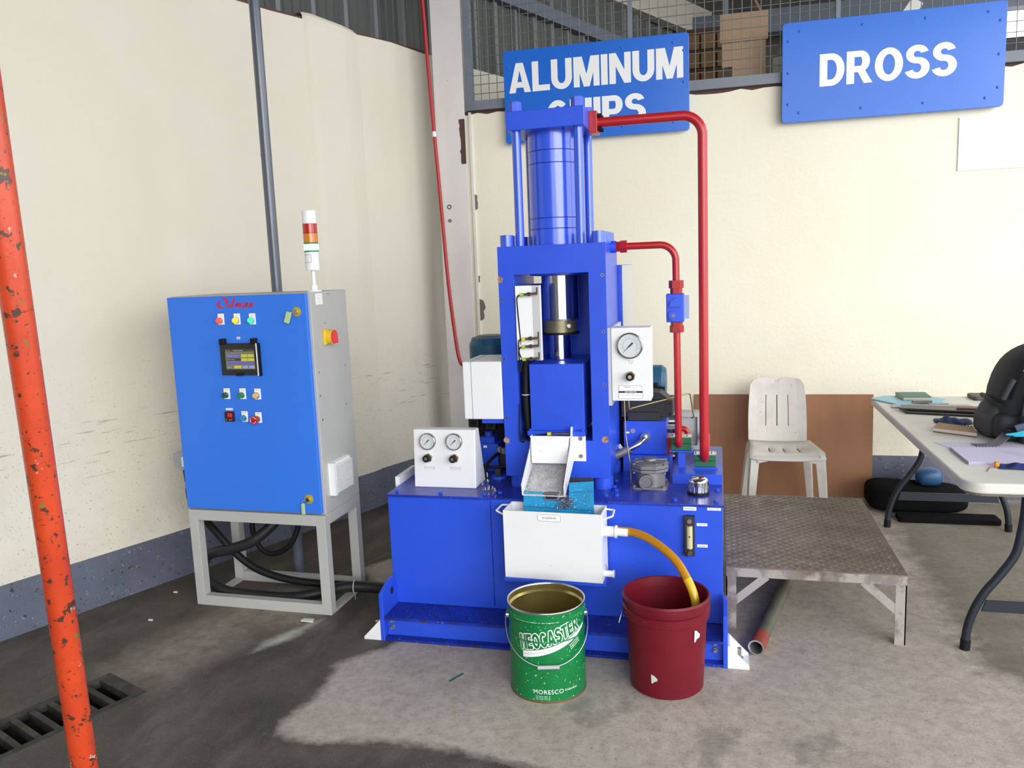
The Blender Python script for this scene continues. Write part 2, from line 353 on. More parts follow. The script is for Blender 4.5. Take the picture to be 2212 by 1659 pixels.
def floor():
    O = Vector((-2.46,2.63,0)); hs0, hs1, ht0, ht1 = -2.2, 0.0, 0.02, 0.30
    def axis(lo, hi, fine0, fine1, st, brk):
        v = [lo]; x = lo
        a = []
        x = fine0
        while x < fine1: a.append(x); x += st
        a += [fine1]; a = [q for q in a if all(abs(q-b) > st*.4 for b in brk)]+list(brk)
        return sorted(set([lo, (lo+fine0)/2]+a+[(hi+fine1)/2, hi]))
    S = axis(-8, 12, -2.4, 4.0, .06, [hs0,hs1]); T = axis(-.72, 9, -.7, 4.6, .06, [ht0,ht1])
    mb = MB(); ns = len(S)
    vs = [O+E1*s+E2*t for t in T for s in S]
    fs = []
    for j in range(len(T)-1):
        for i in range(ns-1):
            cs, ct = (S[i]+S[i+1])/2, (T[j]+T[j+1])/2
            if hs0 < cs < hs1 and ht0 < ct < ht1: continue
            fs.append((j*ns+i, (j+1)*ns+i, (j+1)*ns+i+1, j*ns+i+1)[::-1])
    mb.add(vs, fs)
    # drain pit
    q = lambda s,t,z: O+E1*s+E2*t+Vector((0,0,z))
    def sdf(poly, x, y):
        d = 1e9; ins = False; n = len(poly)
        for i in range(n):
            ax, ay = poly[i]; bx, by = poly[(i+1)%n]; ex, ey = bx-ax, by-ay
            t = max(0, min(1, ((x-ax)*ex+(y-ay)*ey)/(ex*ex+ey*ey))); d = min(d, math.hypot(x-ax-t*ex, y-ay-t*ey))
            if (ay > y) != (by > y) and x < (bx-ax)*(y-ay)/(by-ay)+ax: ins = not ins
        return d if ins else -d
    def pline(pl, x, y):
        d = 1e9
        for (ax,ay),(bx,by) in zip(pl, pl[1:]):
            ex, ey = bx-ax, by-ay; t = max(0, min(1, ((x-ax)*ex+(y-ay)*ey)/(ex*ex+ey*ey))); d = min(d, math.hypot(x-ax-t*ex, y-ay-t*ey))
        return d
    pad = [(-1.36,3.05),(-1.55,2.87),(-1.50,2.65),(-1.537,2.46),(-1.517,2.33),(-1.346,2.31),(-1.11,2.37),(-.89,2.36),(-.65,2.33),(-.3,2.24),(.3,2.12),(1.2,2.0),(3,1.8),(7,1.8),(7,7),(-1.2,7),(-1.5,4.4),(-1.9,3.9),(-1.75,3.7),(-1.5,3.6)]
    tan = [(-2.52,2.62),(-2.30,3.45),(-2.02,3.6),(-1.75,3.2),(-2.0,3.05),(-2.12,2.55)]
    spill = [(-1.99,2.86),(-1.96,3.0),(-1.88,3.10),(-1.80,3.25),(-1.79,3.2),(-1.83,3.05),(-1.92,2.92)]
    stain = [(-.56,2.66),(-.50,2.78),(-.40,2.71),(-.29,2.80),(-.27,2.75),(-.40,2.62),(-.46,2.60)]
    far = [(.95,3.2),(.93,5.6),(3,5.6),(3,2.9),(1.5,2.9)]  # older slab right of the joint; mask also carries painted table shade
    wet1 = [(-.02,2.40),(.08,2.62),(.03,2.72),(-.05,2.62),(-.08,2.45)]; wet2 = [(.25,2.5),(.42,2.62),(.36,2.70),(.2,2.60)]
    joint = [(-2.45,2.63),(-2.1,3.49),(-1.7,4.4)]
    joint2 = [(.94,5.6),(.94,4.2),(1.0,3.6),(.98,3.3),(1.15,2.9)]
    me_v = mb.v; A = {k: [] for k in ('pad','tan','spill','stain','far','joint')}
    for p in me_v:
        x, y = p.x, p.y
        A['pad'].append(sdf(pad,x,y)); A['tan'].append(sdf(tan,x,y)); A['spill'].append(sdf(spill,x,y))
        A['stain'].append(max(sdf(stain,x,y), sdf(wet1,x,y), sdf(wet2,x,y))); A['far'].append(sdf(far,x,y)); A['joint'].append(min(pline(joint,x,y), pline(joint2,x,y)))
    m = bpy.data.materials.new('stained_concrete'); m.use_nodes = True; nt = m.node_tree; N, L = nt.nodes, nt.links; b = N['Principled BSDF']
    tc = N.new('ShaderNodeTexCoord')
    def noise(scale, d=6, rg=.65, st=None):
        n = N.new('ShaderNodeTexNoise'); n.inputs['Scale'].default_value = scale; n.inputs['Detail'].default_value = d; n.inputs['Roughness'].default_value = rg
        if st:
            mp = N.new('ShaderNodeMapping'); mp.inputs['Scale'].default_value = st; mp.inputs['Rotation'].default_value = (0,0,math.radians(22)); L.new(tc.outputs['Object'], mp.inputs[0]); L.new(mp.outputs[0], n.inputs['Vector'])
        else: L.new(tc.outputs['Object'], n.inputs['Vector'])
        return n.outputs[0]
    def math2(op, a, e):
        q = N.new('ShaderNodeMath'); q.operation = op; L.new(a, q.inputs[0])
        if isinstance(e, (int,float)): q.inputs[1].default_value = e
        else: L.new(e, q.inputs[1])
        return q.outputs[0]
    def rng(s, lo, hi, a=0., e=1.):
        r = N.new('ShaderNodeMapRange'); L.new(s, r.inputs[0])
        for i, x in zip((1,2,3,4), (lo,hi,a,e)): r.inputs[i].default_value = x
        return r.outputs[0]
    def mix(f, a, e):
        x = N.new('ShaderNodeMix'); x.data_type = 'RGBA'; L.new(f, x.inputs[0])
        for i, q in ((6,a),(7,e)):
            if isinstance(q, tuple): x.inputs[i].default_value = (*q, 1)
            else: L.new(q, x.inputs[i])
        return x.outputs[2]
    def attr(k, wob, lo, hi, ns):
        a = N.new('ShaderNodeAttribute'); a.attribute_name = k
        return rng(math2('ADD', a.outputs['Fac'], math2('MULTIPLY', math2('SUBTRACT', ns, .5), wob)), lo, hi)
    nA, nB, nC, nF = noise(3.5), noise(11), noise(1.1), noise(70, 4)
    dark = mix(rng(nA, .35, .7), (.062,.053,.045), (.125,.109,.092))
    dark = mix(rng(noise(1.6, st=(3.5,1,1)), .5, .8), dark, (.17,.15,.128))
    light = mix(rng(nB, .35, .7), (.52,.465,.41), (.43,.38,.335))
    light = mix(math2('MULTIPLY', rng(noise(2.2), .5, .75), .6), light, (.28,.245,.215))
    light = mix(rng(nF, .60, .72), light, (.2,.175,.155))
    tanc = mix(rng(nB, .4, .7), (.29,.25,.21), (.16,.138,.118))
    old_slab_shade = mix(rng(nA, .4, .7), (.11,.10,.078), (.19,.17,.135))  # old slab tone, made darker still for the shade under the table
    col = mix(attr('tan', .22, -.09, .12, nA), dark, tanc)
    col = mix(attr('pad', .12, -.012, .035, nB), col, light)
    col = mix(math2('MULTIPLY', attr('far', .25, -.03, .12, nB), .8), col, old_slab_shade)
    col = mix(attr('spill', .07, -.02, .025, nB), col, (.52,.52,.45))
    col = mix(math2('MULTIPLY', attr('stain', .16, -.02, .03, nB), .55), col, (.19,.175,.165))
    col = mix(math2('MULTIPLY', rng(math2('ADD', N_attr(N, 'joint'), math2('MULTIPLY', nF, .012)), .022, .008), .5), col, (.26,.235,.21))
    grain = mix(math2('MULTIPLY', rng(noise(26, 6, .7), .42, .68), .30), col, (.045,.038,.032))
    col = mix(math2('MULTIPLY', rng(noise(160, 3), .60, .70), .35), grain, (.55,.51,.47))
    L.new(col, b.inputs['Base Color'])
    L.new(rng(nA, .3, .7, .5, .85), b.inputs['Roughness']); b.inputs['Specular IOR Level'].default_value = .3
    bp = N.new('ShaderNodeBump'); bp.inputs['Strength'].default_value = .35; bp.inputs['Distance'].default_value = .006; L.new(noise(90, 5), bp.inputs['Height']); L.new(bp.outputs[0], b.inputs['Normal'])
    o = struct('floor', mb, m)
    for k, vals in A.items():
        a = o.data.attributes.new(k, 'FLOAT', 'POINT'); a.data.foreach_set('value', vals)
    pit = MB(); c = [(hs0,ht0),(hs1,ht0),(hs1,ht1),(hs0,ht1)]
    pit.add([q(s,t,0) for s,t in c]+[q(s,t,-.16) for s,t in c], [(4,5,6,7)]+[(i,(i+1)%4,4+(i+1)%4,4+i) for i in range(4)])
    struct('drain_channel', pit, DARK, parent=o)
    # grate
    g = thing('drain_grate', q(-1.0,.16,-.004), 'dark rusty floor drain grate beside orange pipe', 'grate')
    IRON = M('grate_iron', (.032,.029,.027), .6, .3, var=[((.075,.066,.057), 14, .45, .7)])
    fr = MB()
    def qb(mb, s0,s1,t0,t1,z0,z1): mb.add([q(s,t,z) for z in (z0,z1) for s,t in ((s0,t0),(s1,t0),(s1,t1),(s0,t1))], [(3,2,1,0),(4,5,6,7),(0,1,5,4),(1,2,6,5),(2,3,7,6),(3,0,4,7)])
    for a in ((hs0,hs1,ht0,ht0+.025),(hs0,hs1,ht1-.03,ht1)): qb(fr, *a, -.03, .001)
    for a in ((hs0,hs0+.05,ht0+.025,ht1-.03),(hs1-.055,hs1,ht0+.025,ht1-.03)): qb(fr, *a, -.03, .001)
    mesh('frame', fr, IRON, g)
    s = hs1-.115; src = None
    while s > hs0+.06:
        b_ = MB(); qb(b_, s-.0115, s+.0115, ht0+.025, ht1-.03, -.035, -.001)
        mesh('bar', b_, IRON, g); s -= .068
def N_attr(N, k):
    a = N.new('ShaderNodeAttribute'); a.attribute_name = k; return a.outputs['Fac']
floor()

def hall():
    # left wall
    w = MB(); n = 60; s0, s1 = -7, 2.9; top = []
    for i in range(n+1):
        s = s0+(s1-s0)*i/n; top.append((s, 3.12+.006*math.sin(s*9)+.004*math.sin(s*31)))
    for (a,za),(b,zb) in zip(top, top[1:]):
        w.add([lw(a,0,0),lw(b,0,0),lw(b,0,zb),lw(a,0,za),lw(a,-.15,za),lw(b,-.15,zb)], [(0,1,2,3),(3,2,5,4)])
    struct('wall_left', w, CREAM_L)
    w2 = MB(); seg_box(w2, 2.9, 9, -.15, 0, 0, 3.10); struct('wall_left_rear', w2, CREAM_L)
    b = MB(); seg_box(b, -7, 2.9, 0, .006, 0, .254); struct('baseboard_left', b, GREYBAND)
    # pilaster standing proud of the left wall, rounded at its head
    p = MB()
    prof = [(1.49,0),(1.51,.012),(1.555,.020),(1.80,.018),(1.85,.012),(1.93,0)]
    zs = [.0,.3,1,2,3.02,3.10,3.145,3.165]; sh = [0,0,0,0,0,0,.006,.02]
    def fn(i, j):
        s, o = prof[i]; zt = zs[j]
        if j >= 5: zt -= max(0, (s-1.6))*.08
        return lw(s, max(-.02, o-sh[j]), zt)
    p.add([fn(i,j) for j in range(len(zs)) for i in range(len(prof))], [(j*6+i, j*6+i+1, (j+1)*6+i+1, (j+1)*6+i) for j in range(len(zs)-1) for i in range(5)], False)
    p.add([fn(i,len(zs)-1) for i in range(6)]+[lw(1.93,-.15,3.10),lw(1.49,-.15,3.16)], [tuple(range(8))])
    struct('trim_1', p, CREAM_L)
    pb = MB(); pb.add([lw(s,o+.005,z) for z in (0,.254) for s,o in prof], [(i,i+1,7+i,6+i) for i in range(5)]); struct('baseboard_pilaster', pb, GREYBAND)
    # dark siding above
    u = MB(); u.add([lw(-7,-.10,3.0),lw(9,-.10,3.0),lw(9,-.10,5.0),lw(-7,-.10,5.0)], [(0,1,2,3)]); uo = struct('wall_left_siding', u, SIDING)
    first = None
    for k in range(-2, 24):
        s = 1.10+.27*k*1.0
        if first is None:
            r = MB(); r.add([lw(s+a,-.10+o,z) for z in (3.0,5.0) for a,o in ((-.028,0),(-.016,.03),(.016,.03),(.028,0))], [(i,i+1,5+i,4+i) for i in range(3)]); first = mesh('rib', r, SIDRIB, uo); base = s
        else: again(first, uo, E1*(s-base))
    first = None
    for k in range(-2, 12):
        for q in (.068,.135,.202):
            s = 1.10+.27*k+q
            if first is None: first = mesh('fine_rib', MB().add([lw(s+a,-.10+o,z) for z in (3.0,5.0) for a,o in ((-.012,0),(-.005,.008),(.005,.008),(.012,0))], [(i,i+1,5+i,4+i) for i in range(3)]), SIDING, uo); base = s
            else: again(first, uo, E1*(s-base))
    fl = MB(); seg_box(fl, -7, 2.62, -.099, -.01, 3.115, 3.135); struct('trim_2', fl, MAROON)
    bm = MB(); seg_box(bm, -7, 9, -.09, -.02, 3.69, 3.80); struct('eave_beam', bm, BEAM)
    # back wall, its grey band and ragged head
    b = MB(); n = 110; x0, x1 = -1.75, 6.0
    T = [(x0+(x1-x0)*i/n, 2.662+random.uniform(-.012,.012)) for i in range(n+1)]
    for (a,za),(c,zc) in zip(T, T[1:]):
        b.add([(a,5.6,0),(c,5.6,0),(c,5.6,zc),(a,5.6,za),(a,5.75,za),(c,5.75,zc),(a,5.75,0),(c,5.75,0)], [(0,1,2,3),(3,2,5,4),(4,5,7,6)])
    struct('wall_back', b, CREAM_B)
    struct('trim_3', MB().box(x0, x1, 5.612, 5.74, 2.63, 2.679), MAROON)
    struct('baseboard_back', MB().box(x0, x1, 5.593, 5.6, 0, .278), GREYBAND)
    # steel column with flanges and a bare patch
    c = MB(); c.box(-1.885,-1.675, 5.50, 5.512, 0, 5.0); c.box(-1.885,-1.675, 5.70, 5.712, 0, 5.0); c.box(-1.79,-1.772, 5.512, 5.70, 0, 5.0)
    co = struct('steel_column', c, COLPAINT)
    pt = MB(); e = []; 
    for i in range(15): e.append((-1.712+random.uniform(-.006,.006), 2.315+.30*i/14))
    pt.add([(-1.6745,5.4985,2.315),(-1.6745,5.4985,2.615)]+[(x,5.4985,z) for x,z in e[::-1]], [tuple(range(17))[::-1]]); mesh('bare_patch', pt, RUSTY, co)
    for z, r in ((2.03,.013),(1.935,.009)):
        mesh('burn_ring', MB(frame((-1.815,5.498,z),(0,-1,0))).torus(r,.003), RUSTY, co)
    struct('trim_4', MB().box(-1.672,-1.655, 5.585, 5.6, 0, 2.67), COLPAINT)
    for (z, hgt, wd) in ((2.06,.11,.028),(1.30,.16,.045),(1.52,.05,.012)):
        pl = [( -1.654, z-hgt/2)]+[(-1.654+wd*random.uniform(.55,1), z-hgt/2+hgt*(i+.5)/6) for i in range(6)]+[(-1.654, z+hgt/2)]
        mesh('plaster_chip', MB().prism(pl, 'XZ', 5.598, 5.6005), M('bare_plaster', (.17,.14,.11), .9, bump=(60,.4)), bpy.data.objects['wall_back'])
    # wire mesh screen
    wn = MB(); wn.box(-1.68,4.0, 5.57,5.62, 2.68,2.742); wn.box(-1.68,-1.63, 5.57,5.62, 2.742,4.6)
    wo = struct('window_1', wn, STEELGREY)
    for x in (-.545,.728,2.0,3.27): mesh('mullion', MB().box(x-.0135,x+.0135, 5.575,5.615, 2.742,4.6), STEELGREY, wo)
    first = None; x = -1.575
    while x < 2.6:
        if first is None: first = mesh('wire', MB().cyl((x,5.60,2.735),(x,5.60,3.9), 0.0027, n=5, caps=False), WIRE, wo)
        else: again(first, wo, (x+1.575,0,0))
        x += .0578
    first = None; z = 2.79
    while z < 3.75:
        if first is None: first = mesh('wire', MB().cyl((-1.64,5.596,z),(2.6,5.596,z), 0.0027, n=5, caps=False), WIRE, wo); z0 = z
        else: again(first, wo, (0,0,z-z0))
        z += .0612
    # roof and the store behind the screen
    struct('ceiling', MB().box(-6, 4.5, -3.1, 10.6, 4.95, 5.05), ROOFM)  # roof over the store, carried forward unseen to shut out sky
    struct('wall_front_added', MB().box(-6, -.8, -3.1, -2.95, 0, 4.95), M('added_wall_paint', (.5,.47,.4), .7))  # unseen wall behind the camera, added to shape light and reflections
    struct('wall_far', MB().box(-3, 3.0, 10.2, 10.35, 0, 5.0), M('far_wall', (.05,.045,.042), .8, var=[((.09,.08,.07), 2, .4, .6)]))
    struct('tie_beam', MB().box(-3, 3.2, 9.7, 9.85, 4.02, 4.26), BEAM)
    rb = MB().bar((-1.55,7.2,4.26),(-.1,10.15,4.26), .12, .30); struct('rafter', rb, M('pale_rafter', (.42,.38,.33), .6))
    rb = MB().bar((-.3,5.9,4.35),(.5,9.8,4.2), .04, .05); struct('rafter_brace', rb, M('brown_purlin', (.2,.15,.1), .6))
    struct('store_shelf', MB().box(-.9, 3.2, 5.9, 9.5, 2.40, 2.45), M('shelf_board', (.1,.08,.06), .8))
hall()

def script_oilmax(c, w, h, y):
    S = [[(.74,.5)]+[(.38+.36*math.cos(a), .48+.48*math.sin(a)) for a in [math.radians(12*i) for i in range(1,30)]]+[(.74,.5)],
         [(.88,.38),(.98,.45),(.95,.25),(.93,.08),(.99,.0),(1.07,.08)], [(1.03,.70),(1.06,.75)],
         [(1.17,.86),(1.27,.95),(1.24,.6),(1.21,.2),(1.23,.03),(1.33,.08)],
         [(1.43,.38),(1.52,.45),(1.50,.2),(1.47,0)], [(1.49,.2),(1.60,.42),(1.70,.43),(1.68,.2),(1.66,0)], [(1.68,.2),(1.79,.42),(1.89,.43),(1.87,.2),(1.87,.03),(1.96,.07)],
         [(2.36,.38),(2.25,.45),(2.12,.33),(2.08,.12),(2.15,0),(2.26,.1),(2.35,.38)], [(2.39,.46),(2.33,.15),(2.36,.01),(2.46,.08)],
         [(2.52,.40),(2.60,.44),(2.68,.22),(2.78,.01),(2.87,.06)], [(2.88,.42),(2.80,.42),(2.66,.18),(2.57,.0),(2.51,.03)]]
    mb = MB(); k = h; kx = w/3.05
    for q in S:
        P = spline([(a+.16*b, 0, b) for a,b in q], 6); nb = (.095, .072)
        mb.add([Vector((c[0]+(p.x-1.5+s*nb[0])*kx, y, c[2]+(p.z-.48+s*nb[1])*k)) for p in P for s in (-1,1)], [(2*i,2*i+2,2*i+3,2*i+1) for i in range(len(P)-1)])
    return mb

# ------------------------------------------------------------------ signs
def sign(x0, x1, z0, z1, rows, label, riv):
    t = thing('wall_sign', ((x0+x1)/2, 5.59, z0), label, 'sign', 'blue signs on the back wall')
    mesh('board', MB().prism(rrect(x0,x1,z0,z1,.02,3), 'XZ', 5.535, 5.565), SIGNBLUE, t, bev=.002)
    lt = MB()
    for s, cx, cz, w, h in rows: letter(lt, s, (cx,5.5335,cz), w, h, block=True)
    mesh('lettering', lt, SIGNWHITE, t)
    src = None
    for x, z in riv:
        if src is None: src = mesh('rivet', MB(frame((x,5.535,z),(0,-1,0))).lathe([(.0085,0),(.0075,.003),(.003,.005),(0.0005,.0055)], n=10, soft=True), SIGNBLUE, t); s0 = (x,z)
        else: again(src, t, (x-s0[0],0,z-s0[1]))
def rivets(x0,x1,z0,z1):
    w, h = x1-x0, z1-z0; o = []
    for a in (x0+.035, x1-.035): o += [(a, z0+.11), (a, z1-.11), (a, (z0+z1)/2)]
    for a in (x0+.10, x0+w*.37, x0+w*.65, x1-.10): o += [(a, z0+.055), (a, z1-.055)]
    return o
sign(-1.395,-.168, 2.43,3.035, [('ALUMINUM',-.782,2.855,1.155,.192),('CHIPS',-.775,2.595,.66,.185)], 'blue wall sign reading ALUMINUM CHIPS behind the press', rivets(-1.395,-.168,2.43,3.035))
sign(.400,1.648, 2.425,3.022, [('DROSS',1.005,2.722,.77,.192)], 'blue wall sign reading DROSS', rivets(.400,1.648,2.425,3.022))

# ------------------------------------------------------------------ hydraulic press
RIM = M('gauge_rim', (.33,.31,.30), .22, 1)
def gauge(parent, c, r, nrm=(0,-1,0), tilt=40, rim=RIM):
    T = frame(c, nrm, (1,0,0))
    g = mesh('pressure_gauge', MB(T).lathe([(r,0),(r*1.02,.010),(r,.018),(r*.93,.020),(r*.90,.014)], n=36), rim, parent)
    mesh('dial', MB(T).disc((0,0,.013), r*.91, 36), DIAL, g)
    tk = MB(T)
    for i in range(11):
        a = math.radians(225-27*i); d = Vector((math.cos(a), math.sin(a), 0)); tk.bar(d*r*.66+Vector((0,0,.0136)), d*r*(.80 if i % 2 == 0 else .74)+Vector((0,0,.0136)), r*.02, .0004)
    P = [Vector((math.cos(math.radians(a))*r*.55, math.sin(math.radians(a))*r*.55, .0135)) for a in range(-45,226,15)]
    for a, b in zip(P, P[1:]): tk.bar(a, b, r*.018, .0004)
    mesh('dial_marks', tk, INKG, g)
    a = math.radians(225); d = Vector((math.cos(a), math.sin(a), 0)); e = Vector((-d.y, d.x, 0)); z = Vector((0,0,.0155))
    nd = MB(T); nd.add([d*r*.74+z, e*r*.045+z, -d*r*.32+e*r*.07+z, -d*r*.32-e*r*.07+z, -e*r*.045+z], [(0,1,2,3,4)]); nd.cyl((0,0,.014),(0,0,.017), r*.07, n=10)
    mesh('needle', nd, INK, g)
    return g
def knob_valve(parent, c, nrm=(0,-1,0), s=1.0):
    T = frame(c, nrm, (1,0,0)); k = mesh('shutoff_valve', MB(T).hexa((0,0,0),(0,0,.014*s), .0215*s, ph=.3), BRASS, parent)
    mesh('knob', MB(T).cyl((0,0,.014*s),(0,0,.040*s), .0165*s), BLACK, k); mesh('screw', MB(T).disc((0,0,.0405*s), .008*s, 14), STEEL, k)
def tag_label(parent, x0, x1, y, z0, z1, rows, border=None, r=.003, tilt=0, name='label_plate', mat=PAPER):
    p = mesh(name, MB().prism(rrect(x0,x1,z0,z1,r,3), 'XZ', y-.0012, y), mat, parent)
    t = MB()
    for s, dz, w, h in rows: letter(t, s, ((x0+x1)/2, y-.0016, (z0+z1)/2+dz), w, h)
    if border:
        o = rrect(x0+border, x1-border, z0+border, z1-border, r*1.6, 4); i = rrect(x0+border*1.9, x1-border*1.9, z0+border*1.9, z1-border*1.9, r*1.4, 4); n = len(o)
        t.add([(a,y-.0015,b) for a,b in o+i], [(k,(k+1)%n,n+(k+1)%n,n+k) for k in range(n)])
    if t.v: mesh('print', t, INK, p)
    return p
PR = thing('hydraulic_press', (-.70,3.7,0), 'tall blue hydraulic press with red pipes on a wide oil tank', 'press')
def press():
    X0, X1 = -1.43, .021
    tank = mesh('oil_tank', MB().box(X0, X1, 3.25, 4.30, .109, .606), BLUE, PR, bev=.003)
    mesh('seam', MB().box(-.955,-.951,3.2485,3.25,.12,.60), BLUED, tank)
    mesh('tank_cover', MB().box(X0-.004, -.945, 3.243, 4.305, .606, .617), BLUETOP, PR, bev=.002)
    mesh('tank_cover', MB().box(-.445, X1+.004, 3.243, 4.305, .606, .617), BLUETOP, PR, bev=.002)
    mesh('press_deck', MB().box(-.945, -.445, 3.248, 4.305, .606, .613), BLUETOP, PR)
    src = None
    for x, y in [(-1.40,3.29),(-1.19,3.28),(-.99,3.285),(-.945+.02,3.31),(-1.40,3.7),(-.46,3.32),(-.44,3.46),(-.415,3.33),(-.425,3.40),(-.17,3.285),(-.005,3.285),(-.0,3.45),(-.445,3.56)]:
        if src is None: src = mesh('cover_bolt', MB().hexa((x,y,.617),(x,y,.627), .0095), BLUE, PR); s0 = (x,y)
        else: again(src, PR, (x-s0[0], y-s0[1], 0))
    # plinth
    C = [(3.25,.109),(3.088,.109),(3.088,.098),(3.125,.092),(3.125,.016),(3.09,.012),(3.09,0),(3.25,0)]
    pl = mesh('plinth_channel', MB().prism(C, 'YZ', -1.41, .02), BLUED, PR)
    mesh('plinth_web', MB().box(-1.41,.02,3.120,3.126,.016,.094), BLUE, pl)
    mesh('plinth_frame', MB().box(-1.40,.015,3.25,4.28,0,.109), BLUED, PR)
    for sx, x in ((-1,-1.43),(1,.02)):
        P = [(3.085,0),(3.25,0),(3.25,.20),(3.225,.245),(3.18,.245),(3.085,.215)]
        lg = mesh('lifting_lug', MB().prism(P, 'YZ', x, x+.018), BLUE, PR, bev=.002)
        T = frame((x-.001 if sx > 0 else x+.019, 3.19,.19), (1,0,0))
        mesh('eye', MB(T).disc((0,0,0),.016,18), DARK, lg)
        e = x if sx < 0 else x+.018; o = e+sx*.082
        a = mesh('anchor_bracket', MB().box(min(e,o), max(e,o), 3.095, 3.205, 0, .010), WHITE, PR)
        for y in (3.09, 3.20): mesh('gusset', MB().prism([(e,.0),(o,.0),(o,.012),(e+sx*.004,.092),(e,.092)], 'XZ', y, y+.008), WHITE, a)
        mesh('upright', MB().box(min(e,e+sx*.008), max(e,e+sx*.008), 3.095, 3.205, .01, .092), WHITE, a)
        mesh('anchor_bolt', MB().hexa((e+sx*.045,3.15,.01),(e+sx*.045,3.15,.022),.016).cyl((e+sx*.045,3.15,.022),(e+sx*.045,3.15,.06),.008,n=10), STEEL, a)
    for x, z in ((-1.385,.055),(-1.385,.085),(-.01,.06),(-.01,.09)): mesh('plinth_bolt', MB().hexa((x,3.125,z),(x,3.112,z),.011).cyl((x,3.112,z),(x,3.10,z),.006,n=8), CAST, PR)
    # tray shelf
    mesh('tray_shelf', MB().box(-.862,-.438,3.095,3.25,.306,.318).box(-.862,-.438,3.236,3.25,.285,.306), BLUE, PR)
    # feet and portal frame
    for x in (-.868,-.49):
        for y in (3.475,3.765): mesh('support_foot', MB().cyl((x,y,.613),(x,y,.668),.044,n=24), BLUE, PR)
    fr = mesh('press_frame', MB().portal(-.922,-.452,.668,1.686, -.852,-.527,.835,1.563, 3.42,3.82), BLUE, PR, bev=.0015)
    mesh('rear_plate', MB().box(-.80,-.53,3.80,3.815,.84,1.56), BLUE, fr); mesh('rear_plate', MB().box(-.852,-.80,3.80,3.815,.84,1.515), BLUE, fr)
    for x, z in [(-.909,1.20),(-.909,.935),(-.909,1.46),(-.468,1.55),(-.468,1.31),(-.468,1.08)]:
        mesh('tapped_hole', MB(frame((x,3.4185,z),(0,-1,0))).disc((0,0,0),.0065,12,.004), STEEL, fr); mesh('tapped_hole', MB(frame((x,3.4183,z),(0,-1,0))).disc((0,0,0),.004,10), DARK, fr)
    CHIPP = M('chipped_primer', (.42,.27,.18), .7, var=[((.2,.1,.06), 60, .45, .6)])
    for x, z in ((-.912,1.548),(-.912,.83),(-.472,.842)):
        q = [(x+.017*random.uniform(.6,1)*math.cos(a), z+.019*random.uniform(.6,1)*math.sin(a)) for a in [i*math.pi/5 for i in range(10)]]
        mesh('paint_chip', MB().prism(q, 'XZ', 3.4185, 3.4202), CHIPP, fr)
    for x in (-.888,-.486):
        for k in range(4):
            y = 3.462+.103*k; b = mesh('frame_bolt', MB().cyl((x,y,1.686),(x,y,1.735),.0285,n=20), BLUEC, PR, bev=.003)
            if k == 0: mesh('socket', MB().cyl((x,y,1.7355),(x,y,1.7362),.014,n=6,sm=False), BLUED, b)
    # cylinder, rods, cap
    cx, cy = -.700, 3.62
    cyl = mesh('cylinder_barrel', MB().cyl((cx,cy,1.686),(cx,cy,2.175),.1115,n=64), BLUEC, PR)
    for z in (1.758,1.804,2.038,2.092): mesh('weld_ring', MB().lathe([(.1117,-.002),(.1123,-.0007),(.1112,0),(.1123,.0007),(.1117,.002)], (cx,cy,z), 64), BLUED, cyl)
    for dx in (-.1345,.1345):
        for dy in (-.130,.130): mesh('tie_rod', MB().cyl((cx+dx,cy+dy,1.686),(cx+dx,cy+dy,2.175),.0195,n=24), BLUEC, PR)
    cap = mesh('cylinder_cap', MB().box(cx-.168,cx+.168,cy-.168,cy+.168,2.172,2.251), BLUE, PR, bev=.003)
    for dx in (-.1345,.1345):
        for dy in (-.130,.130): mesh('cap_nut', MB().hexa((cx+dx,cy+dy,2.251),(cx+dx,cy+dy,2.292),.028,ph=.2), BLUE, cap, bev=.002)
    # ram
    ram = mesh('ram', MB().cyl((cx+.012,cy,1.36),(cx+.012,cy,1.60),.083,n=48), CHROME, PR)
    mesh('gland_ring', MB().lathe([(.10,1.552),(.135,1.556),(.135,1.58)], (cx+.012,cy,0), 40), BLUE, ram)
    mesh('ram_flange', MB().lathe([(.079,1.352),(.083,1.352),(.084,1.36)], (cx+.012,cy,0), 40), STEEL, ram)
    ring = mesh('clamp_ring', MB().cyl((cx+.006,cy,1.298),(cx+.006,cy,1.352),.077,n=40), OLIVE, PR, bev=.002)
    mesh('ring_bolt', MB().cyl((cx+.055,cy-.06,1.328),(cx+.062,cy-.073,1.328),.009,n=12), STEEL, ring)
    mesh('stop_plate', MB().cyl((cx+.010,cy,1.288),(cx+.010,cy,1.297),.086,n=40), BLACK, PR)
    mesh('punch', MB().cyl((cx+.005,cy,1.16),(cx+.005,cy,1.289),.050,n=40), CHROME, PR)
    blk = mesh('die_block', MB().box(-.800,-.560,3.425,3.79,.873,1.173), BLUE, PR, bev=.002)
    mesh('die_lip', MB().lathe([(.052,1.1735),(.066,1.1735),(.066,1.178),(.052,1.178)], (cx+.005,cy,0), 32), BLUED, blk)
    mesh('die_ledge', MB().box(-.812,-.556,3.398,3.46,.858,.880), BLUE, PR, bev=.002)
    for x in (-.80,-.568): mesh('ledge_bolt', MB().hexa((x,3.41,.880),(x,3.41,.888),.006), BLUE, PR)
    # sensor plate
    sp = mesh('sensor_plate', MB().add([(x,y,z) for z in (1.192,1.516) for x,y in ((-.851,3.432),(-.846,3.415),(-.838,3.419),(-.775,3.425),(-.738,3.405),(-.735,3.42))], [(i,i+1,7+i,6+i) for i in range(5)]), WHITE, PR, solid=.003)
    LEDY = M('sensor_led_yellow', (.7,.62,.05), .35); LEDG = M('sensor_led_green', (.35,.55,.06), .35)
